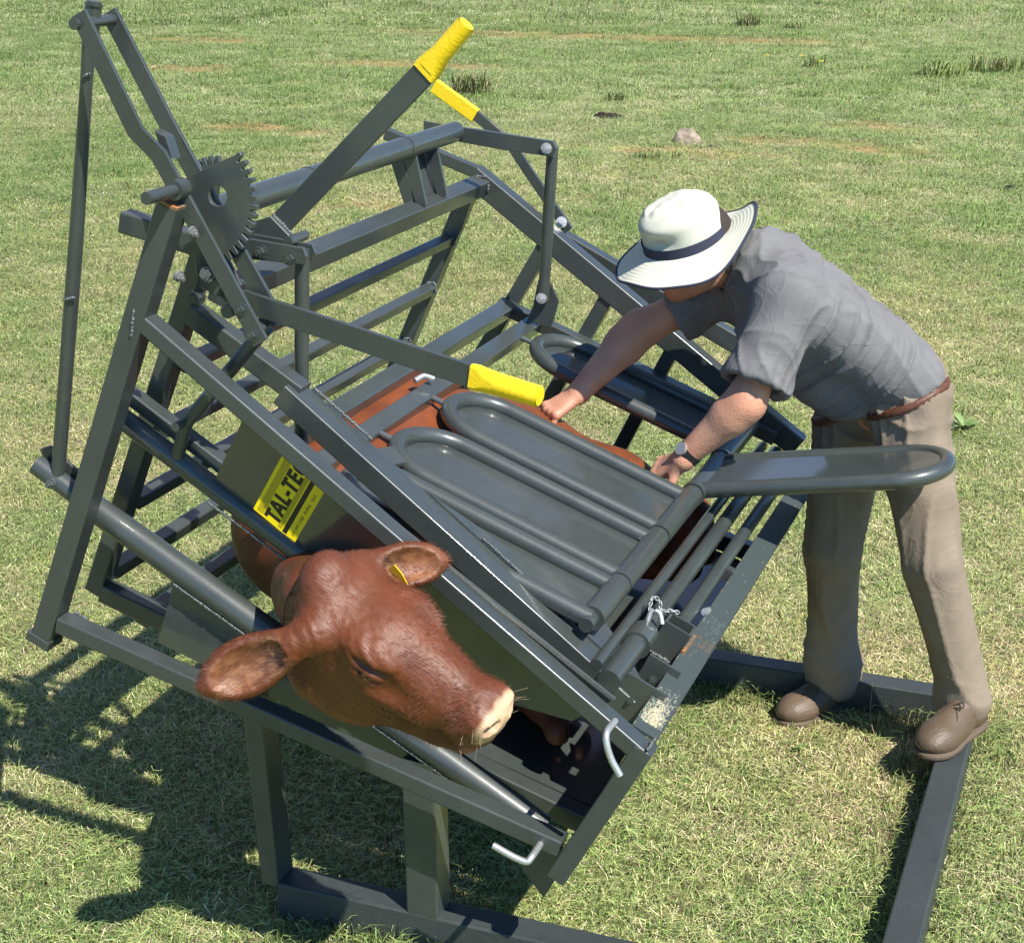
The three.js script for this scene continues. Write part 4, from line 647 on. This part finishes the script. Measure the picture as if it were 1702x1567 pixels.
  const SL = new Field(); SL.cone(J.shL, slL, 0.079, 0.079, 0.03).cone(slL, L(J.shL, J.elL, 1.2), 0.079, 0.081, 0.03); SL.plane(L(J.shL, J.elL, 0.83), L(J.elL, J.elL, 0).sub(J.shL).normalize().add(V3(0.1, 0.1, 0.15)).normalize());
  const SLi = new Field(); SLi.cone(L(J.shL, J.elL, 0.66), L(J.shL, J.elL, 1.3), 0.064, 0.067, 0.01);
  const SR = new Field(); SR.cone(J.shR, slR, 0.072, 0.074, 0.03).cone(slR, L(J.shR, J.elR, 1.0), 0.074, 0.076, 0.03); SR.plane(L(J.shR, J.elR, 0.60), J.elR.clone().sub(J.shR).normalize());
  const SRi = new Field(); SRi.cone(L(J.shR, J.elR, 0.46), L(J.shR, J.elR, 1.1), 0.060, 0.063, 0.01);
  const smn = (a, b, k) => { const h = Math.max(k - Math.abs(a - b), 0) / k; return Math.min(a, b) - h * h * k * 0.25; };
  const colr = new Field(); colr.cone(P(-0.895, 1.315, 4.115), P(-0.925, 1.345, 4.105), 0.083, 0.078, 0.01);
  const neckCut = new Field(); neckCut.cone(P(-0.89, 1.305, 4.12), hd(-0.02, -0.04, 0), 0.066, 0.072, 0.01);
  const colPl = new Field(); colPl.plane(P(-0.935, 1.345, 4.105), Dv(-0.72, 0.66, -0.1).normalize()); colPl.p.unshift({ t: 0, ax: 0, ay: 0, az: 0, bx: 0, by: 0, bz: 0, il: 0, ra: 50, rd: 0, k: 0.001, cx: 0, cy: 0, cz: 0, R: 60 });
  const spine = P(-0.86, 1.27, 4.12).sub(P(-0.56, 1.04, 4.25)).normalize();
  const folds = (p, n) => {
    const q = p.clone().sub(P(-0.56, 1.04, 4.25)), t = q.dot(spine), lat = q.dot(V3(0, 0, 1)) - 0.35 * q.dot(V3(1, 0, 0)) * 0.5;
    const under = step(-0.05, -0.5, n.y * 0.6 - 0.1) ; let d = 0;
    const ph = t * 44 + lat * 26 + 4.0 * n3(p.x * 6, p.y * 6, p.z * 6, 411); const r = 1 - Math.abs(Math.sin(ph * 0.5));
    const zone = step(0.0, 0.10, t) * step(0.36, 0.2, t) * step(0.25, 0.75, n3(p.x * 5 + 3, p.y * 5, p.z * 5, 413) + 0.15 * (1 - n.y));
    const rg = (a, b, s) => { const v = 1 - Math.abs(2 * n2(a, b, s) - 1); return v * v * v * v; };
    const mid = step(0.0, 0.06, t) * step(0.40, 0.28, t);
    d += mid * 0.011 * (rg(t * 24 + lat * 9, lat * 5 - t * 3, 411) + 0.7 * rg(t * 44 + lat * 15 + 7, lat * 7, 413) - 0.35);
    d += step(0.25, 0.33, t) * 0.008 * (rg(t * 16 - lat * 12, lat * 9 + t * 10, 417) - 0.25);
    d += 0.005 * (n3(p.x * 11, p.y * 11, p.z * 11, 415) - 0.5) + 0.006 * (rg(p.x * 15 + p.y * 9, p.z * 15 - p.y * 9, 419) - 0.2);
    return d;
  };
  const aL = J.elL.clone().sub(J.shL).normalize(); const shirtLook = (x, y, z) => { let k = 0.93 + 0.14 * n3(x * 60, y * 60, z * 60, 421); return [0.146 * k, 0.143 * k, 0.146 * k]; };
  const sleevesOut = (x, y, z) => Math.min(Math.max(SL.at(x, y, z), -SLi.at(x, y, z)), Math.max(SR.at(x, y, z), -SRi.at(x, y, z)));
  const fshirt = (x, y, z) => { let d = SH.at(x, y, z); const s = sleevesOut(x, y, z); d = smn(d, s, 0.035); const c = Math.max(colr.at(x, y, z), colPl.at(x, y, z)); d = smn(d, c, 0.012); d = Math.max(d, -SLi.at(x, y, z), -SRi.at(x, y, z)); const hq = (x - W0.x) * WN.x + (y - W0.y) * WN.y + (z - W0.z) * WN.z, la = (x - W0.x) * 0.9 + (z - W0.z) * 0.4; return Math.max(d, -neckCut.at(x, y, z), -hq - 0.040 - 0.016 * Math.sin(la * 17 + 0.6)); };
  part('shirt', solid(fshirt, P(-1.20, 0.88, 4.48), P(-0.34, 1.46, 3.78), 0.0054, { look: shirtLook, move: folds }), M.shirt, man);
  // collar leaf and shoulder tab
  { const cA = P(-0.885, 1.30, 4.12), cN = P(-0.935, 1.352, 4.10).sub(cA).normalize(), cX = V3(0, 0, 1).addScaledVector(cN, -cN.z).normalize(), cY = cN.clone().cross(cX), pos = [], uv = [], idx = [], NU = 40, NV = 8;
    for (let j = 0; j <= NV; j++) for (let i = 0; i <= NU; i++) { const a = (i / NU * 1.62 - 0.81) * Math.PI, t = j / NV, pt = Math.abs(i / NU * 2 - 1); const r = 0.078 + 0.052 * Math.pow(t, 1.4) + 0.004 * Math.sin(a * 5), h = 0.072 - 0.075 * t - 0.03 * t * Math.pow(pt, 6); const q = cA.clone().addScaledVector(cN, h).addScaledVector(cX, Math.sin(a) * r * 1.0).addScaledVector(cY, Math.cos(a) * r * 0.95); pos.push(q.x, q.y, q.z); uv.push(a * 0.1, t * 0.06); }
    for (let j = 0; j < NV; j++) for (let i = 0; i < NU; i++) { const a = j * (NU + 1) + i; idx.push(a, a + 1, a + NU + 1, a + 1, a + NU + 2, a + NU + 1); }
    const g = geoFrom(pos, null, uv); g.setIndex(idx); g.computeVertexNormals(); part('collar', g, std({ color: lin(0.158, 0.153, 0.156), roughness: 0.9, bumpMap: weave, bumpScale: 0.0006, side: THREE.DoubleSide }), man); }
  
  // --- trousers and belt
  const TR = new Field();
  TR.cone(J.hipL, J.knL, 0.098, 0.073, 0.05).cone(J.knL, J.anL, 0.072, 0.061, 0.012).cone(J.hipR, J.knR, 0.098, 0.075, 0.05).cone(J.knR, J.anR, 0.073, 0.063, 0.012).cone(P(-0.505, 1.0, 4.185), P(-0.63, 0.975, 4.31), 0.092, 0.094, 0.05).cone(P(-0.525, 1.05, 4.205), P(-0.62, 1.03, 4.295), 0.082, 0.082, 0.05);
  TR.plane(W0.clone().addScaledVector(WN, 0.03), WN);  
  const trLook = (x, y, z) => { const k = 0.92 + 0.16 * n3(x * 45, y * 45, z * 45, 431), dirt = step(0.55, 0.8, n3(x * 7, y * 7, z * 7, 433)) * 0.12; return [0.215 * k * (1 - dirt), 0.168 * k * (1 - dirt), 0.122 * k * (1 - dirt * 1.2)]; };
  const trFold = (p, n) => { let d = 0.006 * (n3(p.x * 12, p.y * 5, p.z * 12, 435) - 0.5); const rg = (a, b, s) => { const v = 1 - Math.abs(2 * n2(a, b, s) - 1); return v * v * v * v; };
    const u = p.x * 0.8 + p.z * 0.6;
    d += 0.009 * (rg(u * 20 + p.y * 3, p.y * 3.2, 437) - 0.3) + 0.010 * (step(0.74, 0.86, p.y) + 0.8 * step(0.36, 0.22, p.y) + 0.12 * step(0.14, 0.03, Math.abs(p.y - 0.56))) * (rg(p.y * 15 + u * 9, u * 6, 439) - 0.25);
    d += 0.018 * step(0.26, 0.14, p.y); return d; };
  part('trousers', solid((x, y, z) => Math.max(TR.at(x, y, z), (x - 1.3 > -0.5 ? 0.142 : 0.060) - y + 0.012 * Math.sin(x * 60 + z * 45)), P(-0.86, 0.03, 4.48), P(-0.16, 1.14, 3.93), 0.006, { look: trLook, move: trFold }), M.trousers, man);
  const beltF = (x, y, z) => { const q = (x - W0.x) * WN.x + (y - W0.y) * WN.y + (z - W0.z) * WN.z; let d = 1e9; for (const p of TR.p) if (p.t === 0) { TR0.p = [p]; d = smn(d, TR0.at(x, y, z), 0.04); } return Math.max(d - 0.008, Math.abs(q + 0.045) - 0.0105); }, TR0 = new Field();
  part('belt', solid(beltF, P(-0.80, 0.80, 4.46), P(-0.34, 1.16, 4.04), 0.007, { look: () => [1, 1, 1] }), M.belt, man);
  // --- shoes
  const shoe = (toe, heel, y0, lab) => {
    const d = toe.clone().sub(heel).setY(0).normalize(), sd = V3(0, 1, 0).cross(d).normalize(), len = 0.285, mid = toe.clone().addScaledVector(d, -len), at = (f, u, s) => mid.clone().addScaledVector(d, len * f).addScaledVector(sd, s).setY(y0 + u);
    const G = new Field(), BB = [d, V3(0, 1, 0), sd];
    G.ell(at(0.80, 0.036, 0.004), [0.062, 0.036, 0.050], 0.02, BB); G.ell(at(0.62, 0.040, 0.004), [0.08, 0.042, 0.047], 0.03, BB); G.cone(at(0.15, 0.045, 0), at(0.5, 0.045, 0), 0.038, 0.040, 0.03); G.cone(at(0.16, 0.06, 0), at(0.22, 0.082, 0), 0.038, 0.038, 0.03); G.cone(at(0.55, 0.055, 0), at(0.30, 0.088, 0), 0.028, 0.032, 0.03); G.plane(V3(0, y0 + 0.012, 0), V3(0, -1, 0));
    const lo = at(0.5, -0.01, 0).sub(V3(0.2, 0, 0.2)), hi = at(0.5, 0.175, 0).add(V3(0.2, 0, 0.2));
    const s = part('shoe', solid((x, y, z) => G.at(x, y, z), lo, hi, 0.005, { move: (p) => 0.003 * (n3(p.x * 40, p.y * 40, p.z * 40, 451) - 0.5) }), M.leather, man, lab);
    const So = new Field(); So.ell(at(0.78, 0.008, 0.004), [0.068, 0.05, 0.055], 0.03, BB); So.cone(at(0.13, 0.008, 0), at(0.6, 0.008, 0.002), 0.043, 0.048, 0.03); So.plane(V3(0, y0 + 0.019, 0), V3(0, 1, 0)); So.plane(V3(0, y0 + 0.001, 0), V3(0, -1, 0));
    part('sole', solid((x, y, z) => So.at(x, y, z), lo, hi, 0.006), M.sole, s);
    const lc = []; for (let i = 0; i < 3; i++) { const f = 0.42 + i * 0.065; lc.push(tube(curve([at(f, 0.083 - i * 0.010, -0.028), at(f + 0.01, 0.100 - i * 0.010, 0), at(f, 0.083 - i * 0.010, 0.028)], 8), 0.0024, 6)); }
    lc.push(tube(curve([at(0.5, 0.098, 0), at(0.58, 0.090, -0.018), at(0.66, 0.079, -0.026)], 8), 0.002, 6), tube(curve([at(0.5, 0.098, 0), at(0.56, 0.090, 0.02), at(0.62, 0.078, 0.032)], 8), 0.002, 6), tube(curve([at(0.5, 0.10, 0), at(0.47, 0.112, 0.02), at(0.52, 0.106, 0.03), at(0.53, 0.097, 0.005)], 10), 0.002, 6));
    part('lace', lc, std({ color: lin(0.04, 0.028, 0.02), roughness: 0.8 }), s);
  };
  shoe(P(-0.785, 0, 4.17), P(-0.645, 0, 4.385), 0.004, 'brown lace-up shoe on the grass'); shoe(P(-0.372, 0, 3.935), P(-0.262, 0, 4.18), 0.102, 'brown lace-up shoe on the base rail');
  // --- watch
  { const d = J.wrL.clone().sub(J.elL).normalize(), c0 = L(J.elL, J.wrL, 0.87), u = anyUp(d); part('watch', [sweep([c0.clone().addScaledVector(d, -0.011), c0.clone().addScaledVector(d, 0.011)], circProf(0.0345, 24), u)], std({ color: lin(0.03, 0.03, 0.032), roughness: 0.35, metalness: 0.4 }), man);
    const fN = Dv(-0.1, 0.75, -0.65).addScaledVector(d, -Dv(-0.1, 0.75, -0.65).dot(d)).normalize(); const f0 = c0.clone().addScaledVector(fN, 0.031); part('watch_face', sweep([f0, f0.clone().addScaledVector(fN, 0.008)], circProf(0.0165, 20), d), M.galv, man); }
  // --- hat
  const hat = new THREE.Group(); hat.name = 'sun_hat'; man.add(hat);
  const h0 = P(-1.075, 1.368, 4.065), hX = side.clone(), HU = up, hF = fw;
  const hp = (a, r, h) => h0.clone().addScaledVector(hX, Math.cos(a) * r * 0.95).addScaledVector(hF, Math.sin(a) * r * 1.07).addScaledVector(HU, h);
  const surf = (f, nu, nv, closedV) => { const pos = [], uv = [], idx = []; for (let j = 0; j <= nv; j++) for (let i = 0; i <= nu; i++) { const p = f(i / nu * 2 * Math.PI, j / nv); pos.push(p.x, p.y, p.z); uv.push(i / nu * 0.6, j / nv * 0.15); } for (let j = 0; j < nv; j++) for (let i = 0; i < nu; i++) { const a = j * (nu + 1) + i; idx.push(a, a + 1, a + nu + 1, a + 1, a + nu + 2, a + nu + 1); } const g = geoFrom(pos, null, uv); g.setIndex(idx); g.computeVertexNormals(); return g; };
  const crownProf = t => { if (t < 0.45) return [mix(0.1015, 0.096, t / 0.45), mix(0, 0.066, t / 0.45)]; const q = (t - 0.45) / 0.55 * Math.PI / 2; return [0.096 * Math.pow(Math.cos(q), 0.62), 0.066 + 0.052 * Math.sin(q)]; };
  const dent = (a, t) => -0.016 * Math.exp(-(((a - 2.35) / 0.42) ** 2 + ((t - 0.30) / 0.14) ** 2)) + 0.008 * Math.exp(-(((a - 2.2) / 0.5) ** 2 + ((t - 0.55) / 0.12) ** 2)) + 0.006 * (n2(Math.cos(a) * 3 + 5, Math.sin(a) * 3 + t * 6, 461) - 0.5) * Math.min(1, t * 4);
  part('crown', surf((a, t) => { const [r, h] = crownProf(t); return hp(a, Math.max(0.0005, r + dent(a, t) * (t < 0.9 ? 1 : 0)), h + (t > 0.75 ? 0.012 * (n2(Math.cos(a) * r * 40, Math.sin(a) * r * 40, 463) - 0.5) : 0)); }, 56, 30), M.hat, hat);
  part('band', surf((a, t) => hp(a, 0.1015 - 0.001 * t + 0.0012, 0.001 + 0.030 * t), 56, 3), M.navy, hat);
  const brimPt = (a, t) => { const r = mix(0.098, 0.181 + 0.004 * Math.sin(a * 2 + 0.5), t), back = Math.max(0, -Math.sin(a + 0.25)); const h = 0.006 - 0.040 * t * (1 - 1.8 * back * back) + 0.008 * Math.sin(a * 3 + 1) * t + 0.003 * Math.sin(a * 7) * t; return hp(a, r, h); };
  const rows = dataTex(128, (u, v) => { const k = 0.5 + 0.5 * Math.cos(v * 6.2832 * 9) * (0.7 + 0.3 * Math.cos(u * 6.2832 * 60)); return [k, k, k]; }, false, 1); rows.repeat.set(1, 6.667); part('brim', surf(brimPt, 96, 14), std({ color: lin(0.55, 0.545, 0.45), roughness: 0.92, bumpMap: rows, bumpScale: 0.0008, side: THREE.DoubleSide }), hat);
  const edge = []; for (let i = 0; i <= 72; i++) edge.push(brimPt(i / 72 * 2 * Math.PI, 1)); part('brim_edge', sweep(edge, circProf(0.0035, 8), HU, false), M.navy, hat);
}

// ------------------------------------------------------------------ small things in the paddock
{
  const leafMat = std({ color: 0xffffff, vertexColors: true, roughness: 0.55, side: THREE.DoubleSide });
  // bunch grass standing above the turf
  const bunch = (e, s, w, h, n0, cols, label, seed, group) => { const n = Math.round(n0 * 1.3);
    const t = thing('grass_tuft', label, 'grass tuft', P(e, 0, s), group), g = tuftGeo(seed, n, w, h * 0.45, h, 0.0055, 1.0, cols);
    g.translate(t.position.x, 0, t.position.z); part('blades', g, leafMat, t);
  };
  const DK = [[.26, .36, .11], [.20, .30, .09], [.38, .40, .16], [.52, .46, .25]], LT = [[.32, .44, .13], [.28, .40, .11], [.40, .45, .18]];
  bunch(-7.37, 18.1, .24, .42, 150, DK, 'dark bunch of tall grass behind the yellow lever grips', 501);
  bunch(-15.9, 29.5, .45, .22, 160, LT, 'low bright green tuft at the far top left', 502);
  bunch(-6.75, 29.3, .20, .40, 100, DK, 'small dark tuft at the top edge right of centre', 503);
  bunch(-5.9, 29.0, .16, .22, 60, DK, 'tiny brownish tuft beside the dark one at the top', 504);
  bunch(-2.6, 22.0, .32, .32, 140, LT, 'pale leaning tuft left of the dark clump at the far right', 505);
  bunch(-2.0, 22.9, .36, .34, 170, DK, 'dark green clump at the far right', 506);
  bunch(-4.3, 22.6, .12, .30, 50, LT, 'small green tuft behind the yellow flowers', 507);
  bunch(-5.6, 18.0, .14, .2, 50, DK, 'short brownish tuft up the slope from the cow pat', 508);
  bunch(-4.05, 14.2, .22, .12, 70, LT, 'low yellow green tuft just below the pale stone', 509);
  // broad-leaved weeds
  const weed = (e, s, r, n, col, label, seed, lift = 0.5) => {
    const t = thing('weed', label, 'weed', P(e, 0, s)), R = rng(seed);
    for (let i = 0; i < n; i++) { const a = i * 2.4 + R() * 0.5, L = r * (0.6 + 0.5 * R()), W = L * 0.17, up = lift * (0.4 + 0.9 * R()); const o = P(e, 0.012 + 0.02 * R(), s), pos = [], uv = [], idx = [], colr = [], k = 0.8 + 0.4 * R();
      for (let j = 0; j <= 5; j++) for (const sd of [-1, 0, 1]) { const u = j / 5, w = W * Math.sin(Math.PI * Math.min(1, 0.06 + u * 0.94)) * sd, d = L * u * (1 - 0.15 * u); pos.push(o.x + Math.cos(a) * d - Math.sin(a) * w, o.y + L * up * u * (1 - 0.55 * u) + Math.abs(sd) * W * 0.2, o.z + Math.sin(a) * d + Math.cos(a) * w); uv.push(u, sd); colr.push(col[0] * k, col[1] * k, col[2] * k); }
      for (let j = 0; j < 5; j++) for (let q = 0; q < 2; q++) { const b = j * 3 + q; idx.push(b, b + 1, b + 3, b + 1, b + 4, b + 3); }
      const g = geoFrom(pos, null, uv); g.setAttribute('color', new THREE.Float32BufferAttribute(colr, 3)); g.setIndex(idx); g.computeVertexNormals(); part('leaf', g, leafMat, t); }
  };
  weed(-0.62, 7.1, 0.085, 22, [.15, .22, .07], 'pale green leafy weed right behind the man', 511, 0.8);
  weed(-0.70, 4.02, 0.035, 7, [.13, .21, .055], 'small green weed in front of the right shoe', 512);
  // yellow flowers far off
  for (const [i, e, s] of [[0, -4.15, 22.2], [1, -4.55, 22.9], [2, -5.0, 22.8]]) { const t = thing('flower', ['yellow flower nearest the small green tuft far off', 'yellow flower in the middle of three far off', 'yellow flower farthest left of three far off'][i], 'flower', P(e, 0, s));
    part('stem', pipe(P(e, 0, s), P(e + 0.01, 0.12, s), 0.004, 6), std({ color: lin(.12, .2, .05), roughness: 0.7 }), t);
    for (let k = 0; k < 6; k++) { const a = k * 1.047, c = P(e + 0.01, 0.125, s); part('petal', quadSheet([c.clone(), c.clone().add(V3(Math.cos(a - 0.4) * 0.022, 0.010, Math.sin(a - 0.4) * 0.035)), c.clone().add(V3(Math.cos(a) * 0.034, 0.012, Math.sin(a) * 0.034)), c.clone().add(V3(Math.cos(a + 0.4) * 0.022, 0.010, Math.sin(a + 0.4) * 0.035))], 0.002), M.petal ??= std({ color: lin(0.8, 0.62, 0.03), roughness: 0.6 }), t); } }
  // cow pats and stones
  const lump = (name, label, cat, e, s, rx, ry, rz, mat, seed, rings) => { const t = thing(name, label, cat, P(e, 0, s)); const g = new THREE.IcosahedronGeometry(1, 5), p = g.attributes.position;
    for (let i = 0; i < p.count; i++) { const x = p.getX(i), y = p.getY(i), z = p.getZ(i); let k = 1 + 0.36 * (n3(x * 1.6 + seed, y * 1.6, z * 1.6, seed) - 0.5) + 0.12 * (n3(x * 6, y * 6, z * 6, seed + 1) - 0.5); const r = Math.hypot(x, z); p.setXYZ(i, x * rx * k, Math.max(-0.2, y) * ry * k * (rings ? 0.8 + 0.25 * Math.sin(r * 16) : 1), z * rz * k); }
    g.computeVertexNormals(); g.translate(t.position.x, 0, t.position.z); const u = g.attributes.uv; part(name === 'stone' ? 'rock' : 'dung', g, mat, t); };
  const dung = std({ color: lin(0.075, 0.05, 0.028), roughness: 0.9, map: rustMap, bumpMap: paintBump, bumpScale: 0.004 });
  lump('cow_pat', 'dark brown cow pat lying behind the far link', 'cow pat', -5.29, 16.7, .16, .06, .17, dung, 521, true);
  lump('cow_pat', 'small dark cow pat at the right edge', 'cow pat', -1.0, 13.6, .065, .04, .07, dung, 523, true);
  const st = dataTex(128, (u, v) => { const a = tile(u, v, 4, 531), b = tile(u, v, 20, 533, 3), k = 0.40 + 0.26 * a + 0.25 * (b - 0.5); return [k, k * 0.90, k * 0.78]; }, true, 1);
  lump('stone', 'pale round stone lying in the grass above the sun hat', 'stone', -4.03, 15.2, .13, .14, .12, std({ map: st, roughness: 0.95 }), 525, false);
  // hidden-foot litter: a fallen straw beside the man's feet and a bit of card by the near rail
  const straw = std({ color: lin(0.30, 0.22, 0.11), roughness: 0.8 });
  const sw = thing('straw', 'long curved straw lying between the two shoes', 'straw', P(-0.5, 0, 4.25)); part('stalk', tube(curve([P(-0.56, 0.10, 4.33), P(-0.545, 0.055, 4.22), P(-0.51, 0.04, 4.12), P(-0.47, 0.045, 4.07)], 14), 0.0011, 6), straw, sw);
}

renderer.render(scene, camera);
